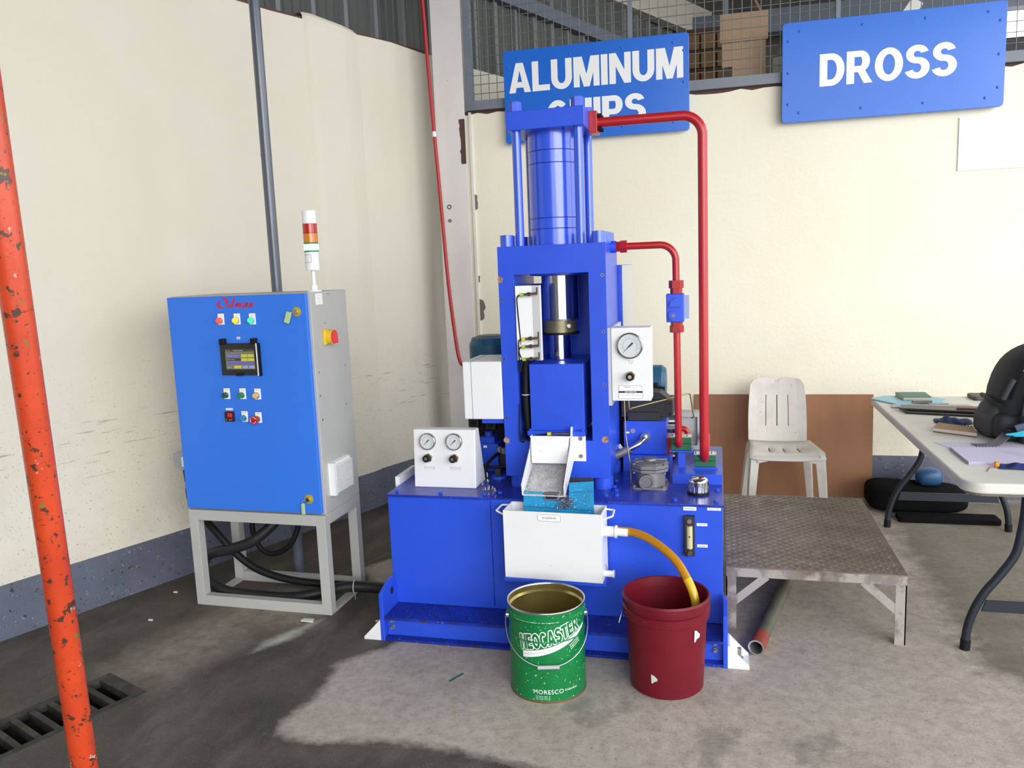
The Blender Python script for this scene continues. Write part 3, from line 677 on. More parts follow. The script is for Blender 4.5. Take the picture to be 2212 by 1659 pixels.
    for z, l in ((1.478,LEDG),(1.287,LEDY),(1.253,LEDG),(1.198,LEDG)):
        s = mesh('proximity_sensor', MB().cyl((-.805,3.40,z),(-.745,3.40,z+.004),.0055,n=12), BRONZE, PR)
        mesh('nut', MB().hexa((-.789,3.40,z+.001),(-.777,3.40,z+.002),.0095), BRONZE, s); mesh('status_lamp', MB().cyl((-.822,3.40,z-.001),(-.806,3.40,z),.0075,n=12), l, s)
        mesh('cable', MB().tube(spline([(-.822,3.40,z-.001),(-.836,3.402,z-.012),(-.838,3.41,z-.06),(-.828,3.425,1.19)],6), .0028, 6), BLACK, s)
        mesh('slot', MB().box(-.750,-.746,3.402,3.405,z+.004,z+.03), DARK, s)
    P, R = ribbed([(-.818,3.44,1.20),(-.822,3.45,1.13),(-.825,3.45,1.0),(-.820,3.46,.87),(-.812,3.48,.80)], .0165); cd = mesh('sensor_conduit', MB().tube(P, R, 10), BLACK, PR)
    mesh('cable_tie', MB(frame((-.8245,3.45,1.035),(0,0,1))).torus(.0175,.0022), WHITEM, cd)
    mesh('sensor_lead', MB().tube(spline([(-.846,3.415,1.0),(-.850,3.412,.9),(-.848,3.408,.845),(-.838,3.405,.828),(-.828,3.403,.836),(-.838,3.402,.848),(-.80,3.395,.838),(-.77,3.385,.862),(-.70,3.38,.872)],8), .003, 6), BLACK, PR)
    # chute
    bp = mesh('chute_bracket', MB().box(-.800,-.556,3.411,3.4195,.745,.873), WHITE, PR)
    for z in (.846,.768): mesh('bolt', MB(frame((-.578,3.411,z),(0,-1,0))).lathe([(.009,0),(.009,.004),(.005,.004),(.005,.002),(.0005,.002)], n=16), CAST, bp)
    ch = mesh('discharge_chute', MB().box(-.79,-.612,0,1,0,1) if False else MB().add([(-.79,3.41,.748),(-.612,3.41,.748),(-.612,3.185,.652),(-.79,3.185,.652),(-.79,3.41,.744),(-.612,3.41,.744),(-.612,3.185,.648),(-.79,3.185,.648)], [(3,2,1,0),(4,5,6,7),(0,1,5,4),(1,2,6,5),(2,3,7,6),(3,0,4,7)]), CHUTE, PR)
    mesh('side_wall', MB().prism([(3.41,.90),(3.385,.903),(3.355,.835),(3.19,.705),(3.175,.690),(3.185,.650),(3.41,.744)], 'YZ', -.615, -.610), WHITE, ch)
    mesh('side_wall', MB().prism([(3.41,.868),(3.385,.86),(3.355,.815),(3.20,.715),(3.175,.700),(3.185,.650),(3.41,.744)], 'YZ', -.794, -.789), WHITE, ch)
    mesh('flap', MB().add([(-.787,3.352,.862),(-.617,3.352,.862),(-.627,3.335,.752),(-.782,3.335,.752),(-.787,3.356,.862),(-.617,3.356,.862),(-.627,3.339,.752),(-.782,3.339,.752)], [(0,3,2,1),(4,5,6,7),(0,1,5,4),(1,2,6,5),(2,3,7,6),(3,0,4,7)]), WHITE, ch)
    mesh('hinge_rod', MB().cyl((-.79,3.356,.864),(-.61,3.356,.864),.004,n=8), WHITE, ch)
    s = mesh('proximity_sensor', MB().cyl((-.70,3.372,.874),(-.62,3.372,.876),.0055,n=12), BRONZE, PR); mesh('status_lamp', MB().cyl((-.716,3.372,.873),(-.70,3.372,.874),.0075,n=12), LEDY, s)
    mesh('chip_duct', MB().portal(-.700,-.640,.632,.662,-.694,-.646,.637,.657,3.186,3.248), CAST, PR); mesh('duct_shade_plate', MB().box(-.694,-.646,3.188,3.189,.637,.657), DARK, PR)  # dark plate set inside the duct for its shaded interior
    # left junction box and gauge stand
    jb = mesh('junction_box', MB().box(-1.106,-.924,3.42,3.70,.926,1.187), WHITE, PR, bev=.006, seg=3)
    mesh('lid_seam', MB().box(-1.066,-1.0645,3.4188,3.70,.928,1.188), INKG, jb)
    mesh('box_bracket', MB().box(-1.03,-.922,3.44,3.75,.905,.925), BLUE, PR)
    gs = mesh('gauge_stand', MB().prism([(3.375,.617),(3.395,.882),(3.455,.882),(3.53,.617)], 'YZ', -1.347,-1.053), WHITE, PR, bev=.004)
    nrm = (0,-.997,.0755)
    for x in (-1.275,-1.149): gauge(PR, (x,3.3905,.829), .0375, nrm); knob_valve(PR, (x-.001,3.3845,.753), nrm, .95)
    for x, s in ((-1.270,'Low Pressure Gauge'),(-1.146,'High Pressure Gauge')): tag_label(PR, x-.026,x+.026, 3.3812, .7005,.7155, [(s,0,.046,.006)], border=.0008, r=.001)
    # left valve cluster
    vb = mesh('valve_block', MB().box(-1.133,-1.029,3.68,3.86,.617,.754), BLUE, PR, bev=.002)
    mesh('label', MB().box(-1.101,-1.083,3.6785,3.68,.735,.746), PAPER, vb)
    mesh('valve_body', MB().box(-1.121,-1.051,3.70,3.78,.754,.784).cyl((-1.085,3.73,.784),(-1.085,3.73,.806),.019,n=16), BLUE, PR)
    for x0, x1, z0, z1, y in ((-1.192,-1.140,.822,.866,3.74),(-1.110,-1.058,.806,.862,3.76),(-1.035,-.985,.80,.850,3.86)):
        so = mesh('solenoid', MB().box(x0,x1,y,y+.09,z0,z1), BLACKG, PR, bev=.004); mesh('plunger_nut', MB().cyl(((x0+x1)/2,y-.006,(z0+z1)/2),((x0+x1)/2,y,(z0+z1)/2),.014,n=14), BLACK, so)
    mesh('solenoid_rack', MB().box(-1.20,-.93,3.80,3.92,.617,.87), BLACK, PR)
    mesh('valve_body', MB().box(-1.026,-.985,3.69,3.78,.635,.718), BLACKG, PR, bev=.004)
    mesh('hose_nut', MB().hexa((-1.016,3.66,.716),(-1.016,3.66,.745),.013), CAST, PR); mesh('hose_nut', MB().hexa((-.990,3.65,.716),(-.990,3.65,.742),.015), CAST, PR)
    mesh('hydraulic_hose', MB().tube(spline([(-1.137,3.64,.735),(-1.128,3.62,.700),(-1.09,3.60,.670),(-1.04,3.60,.660),(-.93,3.62,.664)],8), .0075, 10), BLACK, PR)
    mesh('hydraulic_hose', MB().tube(spline([(-1.016,3.66,.718),(-1.030,3.62,.708),(-1.052,3.57,.684),(-1.046,3.53,.652),(-1.040,3.52,.622)],8), .0075, 10), BLACK, PR)
    mesh('hose_tail', MB().cyl((-1.040,3.52,.617),(-1.041,3.52,.655),.0045,n=10).cyl((-1.040,3.52,.617),(-1.040,3.52,.620),.016,n=16), STEEL, PR)
    mesh('port_flange', MB().cyl((-.998,3.57,.617),(-.998,3.57,.628),.036,n=24), BLUE, PR); mesh('port_plug', MB().box(-1.012,-.988,3.555,3.585,.628,.662), BLACKG, PR)
    for x, y in ((-1.035,3.42),(-1.005,3.35),(-.988,3.345),(-.972,3.36),(-.955,3.335),(-.99,3.37),(-1.0,3.34)): mesh('loose_bolt', MB().hexa((x,y,.617),(x,y,.625),.0075).cyl((x,y,.625),(x,y,.636),.0045,n=8), STEEL, PR)
    mesh('edge_plate', MB().box(-1.452,-1.432,3.40,3.62,.60,.655), WHITE, PR)
    mm = mesh('pump_motor', MB().cyl((-1.16,4.10,.617),(-1.16,4.10,.72),.09,n=28).cyl((-1.16,4.10,.72),(-1.16,4.10,1.13),.115,n=28).lathe([(.115,1.13),(.115,1.20),(.10,1.235),(.06,1.248),(.001,1.25)],(-1.16,4.10,0),28), TEAL, PR)
    # right gauge panel
    gb = mesh('gauge_panel', MB().box(-.437,-.271,3.42,3.53,1.012,1.325), WHITE, PR, bev=.003)
    gauge(PR, (-.356,3.42,1.250), .0545); knob_valve(PR, (-.356,3.42,1.120), s=1.0)
    tag_label(PR, -.374,-.336, 3.42, 1.171,1.189, [('Pressure',.004,.027,.0055),('Gauge',-.005,.020,.006)], r=.001)
    np_ = tag_label(PR, -.410,-.305, 3.42, 1.020,1.080, [('MODEL : -------',.022,.055,.005),('------ ------- --- ---',.005,.055,.0012),('----- ---- --- -- -- ----',-.002,.062,.0012),('-- --------',-.008,.034,.0012),('-- ------------ --- ----------',-.014,.092,.0012),('---- ------ : ------',-.022,.07,.0015)], border=.0012, r=.003, name='nameplate')
    mesh('banner', MB().box(-.408,-.307,3.4182,3.4186,1.0465,1.055), M('nameplate_banner', (.05,.02,.06), .5), np_)
    bt = MB(); letter(bt, 'CHIP COMPACTOR', (-.3575,3.4178,1.0508), .05, .0055, bold=.02); mesh('banner_print', bt, PAPER, np_)
    mesh('side_sheen', MB().box(-.452,-.438,3.425,3.81,.99,1.325), M('press_side_sheen', (.55,.57,.66), .35), PR)  # pale slab puts the reflection on the press side into colour
    bb = mesh('rear_duct', MB().box(-.52,-.434,3.85,4.32,.95,1.587), BLUE, PR); mesh('duct_side', MB().box(-.434,-.431,3.855,4.32,.95,1.585), M('duct_side_grey', (.55,.55,.53), .5), bb)  # right side of the blue duct carries a separate pale grey plate
    # piping right
    rb = mesh('pipe_flange', MB().box(-.532,-.497,3.575,3.665,2.155,2.247), RED, PR, bev=.002)
    for y in (3.592,3.648):
        for z in (2.175,2.228): mesh('cap_screw', MB().cyl((-.497,y,z),(-.478,y,z),.0085,n=12), BLACK, rb)
    big = mesh('pressure_pipe', MB().tube(fillet([(-.497,3.62,2.203),(-.057,3.62,2.203),(-.056,3.62,.698),(-.056,4.0,.698)], .085, 12)[:], .0205, 20), RED, PR)
    mesh('end_elbow', MB().cyl((-.056,4.0,.698),(-.056,4.2,.698),.0205), RED, big)
    sm = mesh('return_pipe', MB().tube(fillet([(-.40,3.62,1.668),(-.173,3.62,1.668),(-.172,3.62,1.50)], .07, 12), .0155, 18), RED, PR)
    mesh('return_pipe', MB().tube(fillet([(-.171,3.62,1.31),(-.168,3.62,.772),(-.168,3.95,.772)], .035, 8), .0155, 18), RED, PR)
    T0 = mesh('pipe_union', MB().cyl((-.452,3.62,1.668),(-.43,3.62,1.668),.021,n=6,sm=False).hexa((-.43,3.62,1.668),(-.415,3.62,1.668),.025).hexa((-.412,3.62,1.668),(-.383,3.62,1.668),.0285,ph=.2), REDD, PR)
    mesh('union_stub', MB().cyl((-.454,3.62,1.668),(-.43,3.62,1.668),.026,n=20), BLUE, T0)
    mesh('pipe_union', MB().hexa((-.172,3.62,1.478),(-.172,3.62,1.512),.032).hexa((-.172,3.62,1.455),(-.172,3.62,1.478),.026), REDD, PR)
    mesh('pipe_union', MB().hexa((-.171,3.62,1.285),(-.171,3.62,1.315),.031).hexa((-.171,3.62,1.315),(-.171,3.62,1.332),.026), REDD, PR)
    cv = mesh('check_valve', MB().box(-.214,-.138,3.58,3.66,1.332,1.455), BLUE, PR, bev=.004)
    mesh('valve_boss', MB().cyl((-.183,3.58,1.362),(-.183,3.562,1.362),.021,n=20), BLUE, cv); mesh('port_screw', MB().cyl((-.183,3.562,1.362),(-.183,3.5605,1.362),.008,n=12), CAST, cv)
    mesh('valve_hood', MB().prism([(-.20,1.40),(-.15,1.40),(-.155,1.43),(-.17,1.438),(-.195,1.425)], 'XZ', 3.565, 3.582), BLUE, cv); mesh('valve_spool', MB().box(-.138,-.118,3.60,3.645,1.345,1.445), M('pale_blue_valve', (.3,.36,.55), .4), cv)
    # clamps
    br = mesh('clamp_bracket', MB().box(-.192,.020,3.548,3.556,.617,.662).box(-.192,.020,3.556,3.715,.655,.662), BLUE, PR)
    def clamp(x0, x1, z0, z1, y0):
        zc = (z0+z1)/2; mesh('clamp_base', MB().box(x0-.008,x1+.008,y0-.01,y0+.06,z0-.007,z0), BLUE, PR)
        c = mesh('pipe_clamp', MB().box(x0,x1,y0,y0+.05,z0,zc-.0008), GREENC, PR, bev=.0015); mesh('upper_half', MB().box(x0,x1,y0,y0+.05,zc+.0008,z1), GREENC, c, bev=.0015)
        mesh('cover_plate', MB().box(x0-.002,x1+.002,y0,y0+.05,z1,z1+.006), STEEL, c)
        for x in (x0+.012,x1-.012): mesh('clamp_bolt', MB().hexa((x,y0+.02,z1+.006),(x,y0+.02,z1+.013),.0085), STEEL, c)
    clamp(-.100,-.006,.669,.724,3.655); clamp(-.202,-.114,.745,.803,3.655)
    mesh('clamp_post', MB().box(-.172,-.142,3.66,3.70,.662,.738), BLUE, PR)
    # breather cap
    n = 48; bc = MB(); ring = lambda z, k: [(-.078+(.0405+(k*.0028*math.cos(12*2*math.pi*i/n)))*math.cos(2*math.pi*i/n), 3.405+(.0405+(k*.0028*math.cos(12*2*math.pi*i/n)))*math.sin(2*math.pi*i/n), z) for i in range(n)]
    for (z0,k0),(z1,k1) in (((.628,1),(.655,1)),((.655,1),(.672,0))): bc.add(ring(z0,k0)+ring(z1,k1), [(i,(i+1)%n,n+(i+1)%n,n+i) for i in range(n)], True)
    bc.lathe([(.0405,.672),(.038,.682),(.030,.686),(.001,.687)], (-.078,3.405,0), 48, True)
    b = mesh('breather_cap', bc, CHROME, PR); mesh('cap_seat', MB().cyl((-.078,3.405,.617),(-.078,3.405,.628),.046,n=32), BLACK, b)
    # suction filter
    fx, fy = -.288, 3.51; oc = lambda r: [(fx+r*math.cos(math.radians(22.5+45*i)), fy+r*math.sin(math.radians(22.5+45*i))) for i in range(8)]
    f = mesh('suction_filter', MB().cyl((fx,fy,.622),(fx,fy,.70),.066,n=32), CAST, PR)
    mesh('filter_base', MB().prism(rrect(fx-.078,fx+.078,fy-.075,fy+.075,.02,3), 'XY', .617, .625), CAST, f); mesh('filter_flange', MB().prism(oc(.086), 'XY', .690, .703).prism(oc(.086), 'XY', .705, .722), CAST, f, bev=.002)
    mesh('filter_lid', MB().lathe([(.076,.722),(.070,.728),(.03,.733),(.028,.742),(.001,.744)], (fx,fy,0), 32), CAST, f)
    for a in range(4):
        d = Vector((math.cos(a*math.pi/2+.5), math.sin(a*math.pi/2+.5), 0)); mesh('lid_rib', MB().bar(Vector((fx,fy,.731))+d*.02, Vector((fx,fy,.727))+d*.07, .007, .008), CAST, f)
    for sx in (-1,1):
        for sy in (-1,1): mesh('filter_bolt', MB().hexa((fx+sx*.066,fy+sy*.05,.722),(fx+sx*.066,fy+sy*.05,.729),.0065).cyl((fx+sx*.066,fy+sy*.05,.683),(fx+sx*.066,fy+sy*.05,.690),.006,n=8), CAST, f); mesh('base_bolt', MB().hexa((fx+sx*.064,fy+sy*.062,.625),(fx+sx*.064,fy+sy*.062,.634),.008), CAST, f)
    mesh('filter_port', MB(frame((fx-.008,fy-.05,.652),(0,-1,0))).lathe([(.030,0),(.033,.028),(.033,.034),(.024,.034),(.022,.026),(.008,.026),(.007,.03),(.0005,.03)], n=28), CAST, f)
    # right manifold
    mf = mesh('manifold_block', MB().box(-.428,-.230,3.75,3.95,.70,.858), BLUE, PR, bev=.002); mesh('manifold_foot', MB().box(-.432,-.215,3.74,3.98,.617,.698), BLUE, mf)
    mesh('plug', MB(frame((-.385,3.75,.812),(0,-1,0))).disc((0,0,.001),.012,16), STEEL, mf); mesh('label', MB().box(-.42,-.402,3.7485,3.75,.80,.808), PAPER, mf)
    bv = mesh('directional_valve', MB().box(-.44,-.20,3.77,3.93,.875,.955), BLACKG, PR, bev=.003)
    mesh('valve_subplate', MB().box(-.41,-.26,3.755,3.77,.86,.90), BLACKG, bv, bev=.003); mesh('valve_crown', MB().prism([(-.41,.955),(-.22,.955),(-.26,.985),(-.34,.995)], 'XZ', 3.80, 3.92), BLACKG, bv)
    for x in (-.428,-.215):
        for z in (.89,.94): mesh('valve_screw', MB(frame((x,3.77,z),(0,-1,0))).disc((0,0,.001),.006,10), DARK, bv)
    mesh('pipe_elbow', MB().tube(spline([(-.327,3.75,.785),(-.332,3.70,.782),(-.355,3.67,.765),(-.40,3.66,.742)],8), .0125, 14), STEEL, PR); mesh('elbow_nut', MB().hexa((-.326,3.75,.786),(-.328,3.722,.785),.024), STEEL, PR)
    mesh('hose_sleeve', MB().cyl((-.392,3.66,.746),(-.46,3.65,.712),.019,n=14), CAST, PR)
    mesh('side_port', MB().hexa((-.23,3.80,.815),(-.21,3.80,.815),.02).hexa((-.208,3.80,.815),(-.185,3.80,.815),.018), STEEL, PR)
    mesh('port_elbow', MB().tube(fillet([(-.19,3.80,.815),(-.135,3.80,.815),(-.135,3.80,.77)],.03,6), .0135, 12), RED, PR); mesh('port_block', MB().box(-.232,-.20,3.78,3.86,.695,.775), RED, PR)
    for pts in ([(-.395,3.50,1.012),(-.392,3.50,.85),(-.372,3.50,.70),(-.372,3.50,.617)], [(-.376,3.50,1.012),(-.374,3.50,.955),(-.366,3.52,.962),(-.22,3.62,.985),(-.13,3.72,.995),(-.12,3.74,.99),(-.105,3.76,.88),(-.115,3.78,.87)]):
        mesh('gauge_line', MB().tube(fillet(pts,.012,5), .0032, 8), BRASS, PR)
    P, R = ribbed([(-.447,3.86,.62),(-.447,3.86,.78),(-.446,3.86,.90),(-.44,3.88,.99)], .017, .012, .35, 10); mesh('cable_chain', MB().tube(P, R, 10), BLACK, PR)
    mesh('dark_backing', MB().box(-.52,-.43,3.96,3.98,.617,1.0), BLACK, PR); mesh('dark_backing', MB().box(-1.13,-.925,3.93,3.95,.617,.925), BLACK, PR)  # black sheets added behind the valves to darken the gaps
    mesh('cable_marker', MB().bar((-.452,3.74,.745),(-.435,3.735,.725),.018,.002,up=(0,1,0)), PAPER, PR)
    # second motor and cooler at the rear
    m2 = mesh('motor_cowl', MB().cyl((-.52,4.12,.985),(-.262,4.12,.985),.092,n=30).lathe([(.001,0)],(0,0,0)) if False else MB().cyl((-.52,4.12,.985),(-.27,4.12,.985),.092,n=30).cyl((-.27,4.12,.985),(-.25,4.12,.985),.092,.075,n=30), TEAL, PR)
    mesh('connector', MB().box(-.36,-.285,3.98,4.03,.955,1.0).cyl((-.285,4.0,.968),(-.25,4.0,.968),.016,n=12), BLACK, PR)
    oc2 = mesh('oil_cooler', MB().portal(-.23,-.085,.617,.815,-.212,-.10,.64,.79,4.22,4.30), CABGREY, PR); mesh('cooler_core', MB().box(-.212,-.10,4.24,4.29,.64,.79), CABGREY, oc2)
    src = None
    for k in range(9):
        if src is None: src = mesh('fin', MB().box(-.25,-.205,4.0,4.02,.63,.637), WHITEM, oc2)
        else: again(src, oc2, (0,0,.022*k))
    mesh('cooler_side', MB().box(-.26,-.20,4.02,4.22,.62,.80), BLACK, oc2)
    # level gauge and tank labels
    lv = mesh('level_gauge', MB().box(-.131,-.089,3.226,3.25,.402,.570), BLACKG, PR, bev=.002)
    mesh('sight_glass', MB().cyl((-.110,3.229,.437),(-.110,3.229,.531),.0125,n=20), M('oil_sight_glass', (.55,.53,.3), .2), lv); mesh('glass_collar', MB().cyl((-.110,3.229,.4335),(-.110,3.229,.437),.0128,n=20).cyl((-.110,3.229,.531),(-.110,3.229,.5345),.0128,n=20), BRASS, lv)
    for z in (.416,.552): mesh('gauge_bolt', MB().hexa((-.110,3.226,z),(-.110,3.217,z),.0105), STEEL, lv)
    mesh('float_mark', MB(frame((-.110,3.2160,.488),(0,-1,0))).disc((0,0,0),.0035,10), INK, lv)
    tag_label(PR, -.135,-.083, 3.25, .589,.605, [('Oil Level Indicator',0,.042,.006)], r=.001)
    tag_label(PR, -.040,.014, 3.25, .592,.6045 if False else .604, [('Hyd. Oil Tank',.0028,.040,.0045),('Capacity : 300 L',-.0032,.044,.0045)], r=.001)
    tag_label(PR, -.082,-.040, 3.25, .525,.537, [('High Level',0,.025,.0055)], r=.001); tag_label(PR, -.081,-.039, 3.25, .435,.447, [('Low Level',0,.024,.0055)], r=.001)
press()

# ------------------------------------------------------------------ collection tray, board, chips, hose
def tray():
    t = thing('collection_tray', (-.652,3.17,.318), 'white oil collection tray with side handles hanging on the blue tank', 'tray')
    x0,x1,y0,y1,z0,z1 = -.857,-.447,3.10,3.232,.319,.606; w = .005
    b = MB().box(x0,x1,y0,y0+w,z0,z1).box(x0,x1,y1-w,y1,z0,z1).box(x0,x0+w,y0+w,y1-w,z0,z1).box(x1-w,x1,y0+w,y1-w,z0,z1).box(x0+w,x1-w,y0+w,y1-w,z0,z0+w)
    mesh('body', b, WHITE, t)
    tag_label(t, -.711,-.610, y0, .567,.599, [('OIL COLLECTION TRAY',0,.058,.0075)], border=.0012, r=.006)
    for x, s in ((x0,-1),(x1,1)):
        mesh('handle', MB().tube(fillet([(x,3.215,.596),(x+s*.036,3.205,.596),(x+s*.040,3.135,.592),(x,3.125,.578)],.006,4), .0042, 8), WHITE, t)
    f = mesh('outlet_fitting', MB().cyl((x1,3.15,.523),(x1+.047,3.15,.523),.0215,n=20).cyl((x1+.047,3.15,.523),(x1+.054,3.15,.523),.0265,n=20).cyl((x1+.054,3.15,.523),(x1+.098,3.15,.521),.0165,n=20), WHITEM, t)
    mesh('drain_spout', MB().cyl((x1,3.15,.343),(x1+.04,3.15,.343),.0135,n=16).cyl((x1+.033,3.15,.343),(x1+.04,3.15,.343),.016,n=16), WHITE, t); mesh('spout_lever', MB().bar((x1+.012,3.15,.355),(x1+.004,3.15,.382),.004,.003), STEEL, t)
    t.rotation_euler.z = math.radians(-2.0)
tray()
def board():
    P = [(-.793,.45),(-.494,.45),(-.493,.715),(-.594,.706),(-.597,.640),(-.640,.628),(-.702,.630),(-.704,.662),(-.790,.664)]
    b = MB().prism(P, 'XZ', 3.192, 3.200)
    o = one('splash_board', b, SHEET, 'bright blue cut board standing in white tray under the chute', 'board', bev=.001)
    for z, zz in ((.667,.672),(.60,.592)): mesh('crease', MB().bar((-.594 if z > .65 else -.793,3.1915,z),(-.494,3.1915,zz),.0015,.002), M('board_crease', (.006,.09,.2), .6), o)
board()
def chips():
    mb = MB(); rnd = random.Random(3)
    def fl(p, s):
        a = Vector((rnd.gauss(0,1),rnd.gauss(0,1),rnd.gauss(0,1))).normalized(); b = a.orthogonal().normalized(); c = a.cross(b)
        p = Vector(p); mb.add([p+b*s, p-b*s*.5+c*s*.6, p-b*s*.4-c*s*.6+a*s*.4], [(0,1,2)])
    for i in range(2600):
        u = rnd.random(); v = rnd.random()**1.0
        u = rnd.choice((u, .06*abs(rnd.gauss(0,1)), 1-.09*abs(rnd.gauss(0,1)), 1-.2*abs(rnd.gauss(0,1))))
        if not 0 < u < 1: continue
        if rnd.random() < v*.35 and .15 < u < .75: continue
        y = 3.36-.172*v; fl((-.787+.173*u, y, .748-(3.41-y)*.4267+rnd.uniform(.0005,.003)), rnd.uniform(.0008,.0022))
    for i in range(1700):
        v = rnd.random(); x = -.622+.014*math.sin(v*3)+rnd.gauss(0,.014)*(.8+v*1.0); fl((x, 3.190-rnd.random()*.004, .655-.058*v), rnd.uniform(.0012,.003))
    for i in range(420):
        x = rnd.uniform(-.79,-.50); z = rnd.uniform(.60,.66); fl((x, 3.1905, z), rnd.uniform(.001,.0024))
    o = mesh('metal_chips', mb, CHIP); put(o, 'silver metal chips scattered down the white chute and blue board', 'chips', kind='stuff')
chips()
def hose():
    m = M('oily_hose', (.48,.21,.008), .25, coat=.3, speck=[((.05,.03,.01), 60, .74, .77)])
    pts = spline([(-.392,3.155,.523),(-.34,3.15,.522),(-.285,3.125,.515),(-.215,3.08,.49),(-.155,3.04,.45),(-.112,3.00,.395),(-.088,2.975,.345),(-.078,2.96,.29),(-.085,2.95,.22)], 10)
    k = 50
    t = thing('drain_hose', (-.4,3.155,.5), 'amber plastic drain hose from white tray into maroon bucket', 'hose')
    mesh('oily_length', MB().tube(pts[:k+1], .0172, 14), m, t)
    mesh('clean_length', MB().tube(pts[k:], .0172, 14), M('yellow_hose', (.70,.44,.02), .3, coat=.3, speck=[((.04,.02,.01), 45, .66, .69)]), t)
hose()

# ------------------------------------------------------------------ pails
def green_pail():
    c = Vector((-.634,2.853,0)); t = thing('paint_pail', c, 'green metal pail with wire bail and white lettering', 'pail')
    G = M('pail_green', (.004,.19,.048), .38, spec=.35, var=[((.004,.15,.04), 8, .45, .7)], speck=[((.55,.6,.55), 110, .685, .705), ((.3,.25,.12), 30, .76, .79)])
    r = .1435; H = .352
    prof = [(r-.004,0),(r,.004),(r,.232),(r+.0025,.236),(r,.240),(r,.305),(r+.006,.309),(r+.006,.320),(r+.001,.325),(r+.003,H-.008)]
    b = mesh('body', MB().lathe(prof, c, 64), G, t)
    GOLD = M('lacquer_gold', (.55,.45,.16), .25, .85, var=[((.34,.27,.1), 5, .4, .7)], speck=[((.7,.7,.68), 130, .72, .74)])
    inn = MB().lathe([(r+.001,H-.008),(r+.001,.326),(r-.006,.318),(r-.004,.30),(r-.004,.07)], c, 64); inn.disc(c+Vector((0,0,.07)), r-.004, 64)
    mesh('inside', inn, GOLD, b)
    mesh('inner_ring', MB().lathe([(r-.03,.0705),(r-.034,.085),(r-.04,.088),(r-.044,.085),(r-.048,.0705)], c, 48), GOLD, b)
    rim = MB().lathe([(r+.003,H-.010),(r+.006,H-.006),(r+.006,H-.002),(r+.003,H),(r,H-.002),(r,H-.008)], c, 64, True); mesh('rim', rim, STEEL, t)
    mesh('base_rim', MB().lathe([(r+.002,0),(r+.002,.005),(r,.007)], c, 64), M('rusty_rim', (.2,.12,.06), .6, .6), t)
    A0 = math.radians(-90)
    def cylmap(u, v): a = A0+u/r; return c+Vector(((r+.0007)*math.cos(a), (r+.0007)*math.sin(a), v))
    base = lambda u: .2016+.16*(u+.066)+.5*(u+.066)**2
    def nmap(lift, g=(0,0)):
        def fn(a, b):
            t = b/.060; u = .043+a+g[0]-.009*t; v = base(u)+.0295+b*(1-.25*(a+.1))+g[1]; A = A0+u/r; return c+Vector(((r+lift)*math.cos(A), (r+lift)*math.sin(A), v))
        return fn
    L1 = MB(); gw = .0034
    for i in range(8): letter(L1, 'NEOCASTER', (0,0,0), .236, .058, fn=nmap(.0006, (gw*math.cos(i*math.pi/4), gw*math.sin(i*math.pi/4))), block=True, lift=i)
    mesh('brand_outline', L1, SIGNWHITE, t)
    L2 = MB(); letter(L2, 'NEOCASTER', (0,0,0), .236, .058, fn=nmap(.0015), block=True); mesh('brand_letters', L2, G, t)
    st = MB(); n = 24; row = []
    for i in range(n+1):
        u = -.066+.27*i/n; hi = base(u)-.0055; row.append((u, hi-.025+.014*(i/n)**2, hi))
    st.add([cylmap(u,z) for u,lo,hi in row for z in (lo,hi)], [(2*i,2*i+2,2*i+3,2*i+1) for i in range(n)]); mesh('stripe', st, SIGNWHITE, t)
    sl = MB(); sl.add([cylmap(u,lo+(hi-lo)*q)+Vector((0,-.0004,0)) for u,lo,hi in row for q in (.50,.54)], [(2*i,2*i+2,2*i+3,2*i+1) for i in range(n)]); mesh('stripe_line', sl, INKG, t)
    sm = MB()
    for k, s in enumerate(('CONTINUOUS','RELEASE','TOMORROW') if False else ('---------','--------','-------')): letter(sm, s, (0,0,0), .045, .0030, fn=lambda a,b,k=k: cylmap(a+.140+.003*k, .224-.008*k+b+a*.5), bold=.02)
    letter(sm, 'MORESCO', (0,0,0), .113, .0165, fn=lambda a,b: cylmap(a+.030, .044+b), space=1.1)
    letter(sm, 'Corporation', (0,0,0), .055, .010, fn=lambda a,b: cylmap(a+.120, .044+b), bold=.01)
    for k in range(3): letter(sm, '--- ----- ---- --', (0,0,0), .055, .0014, fn=lambda a,b,k=k: cylmap(a+.008, .027-.006*k+b), bold=.01)
    letter(sm, '- --- ----- --- ------ -- --- ------- ---', (0,0,0), .17, .0015, fn=lambda a,b: (lambda A: c+Vector(((r+.0068)*math.cos(A),(r+.0068)*math.sin(A),.315+b)))(A0+(a-.01)/r), bold=.01)
    mesh('print', sm, SIGNWHITE, t)
    # bail
    for s in (-1,1):
        a = math.radians(-77+s*90); p = c+Vector((math.cos(a)*(r), math.sin(a)*(r), .288)); d = Vector((math.cos(a),math.sin(a),0))
        mesh('ear', MB().cyl(p, p+d*.009, .013, n=16).cyl(p+d*.009, p+d*.012, .006, n=10), STEEL, t)
    e = r+.011; W = []; Rz = Matrix.Rotation(math.radians(13), 3, 'Z')
    for i in range(41):
        q = math.pi*i/40; x = -math.cos(q)*e; drop = math.sin(q)
        W.append(Rz@Vector((x, -.006-(r+.006)*drop**.55, .288-.140*drop**.9))+c)
    wi = [p for p in W]; bl = mesh('bail', MB().tube(wi, .0022, 8), STEEL, t)
    mid = Vector((0,-.006-(r+.006),.148)); mesh('grip', MB().cyl(c+Rz@(mid+Vector((-.040,0,0))), c+Rz@(mid+Vector((.040,0,0))), .0075, n=14), M('grey_grip', (.42,.42,.42), .5), t)
green_pail()
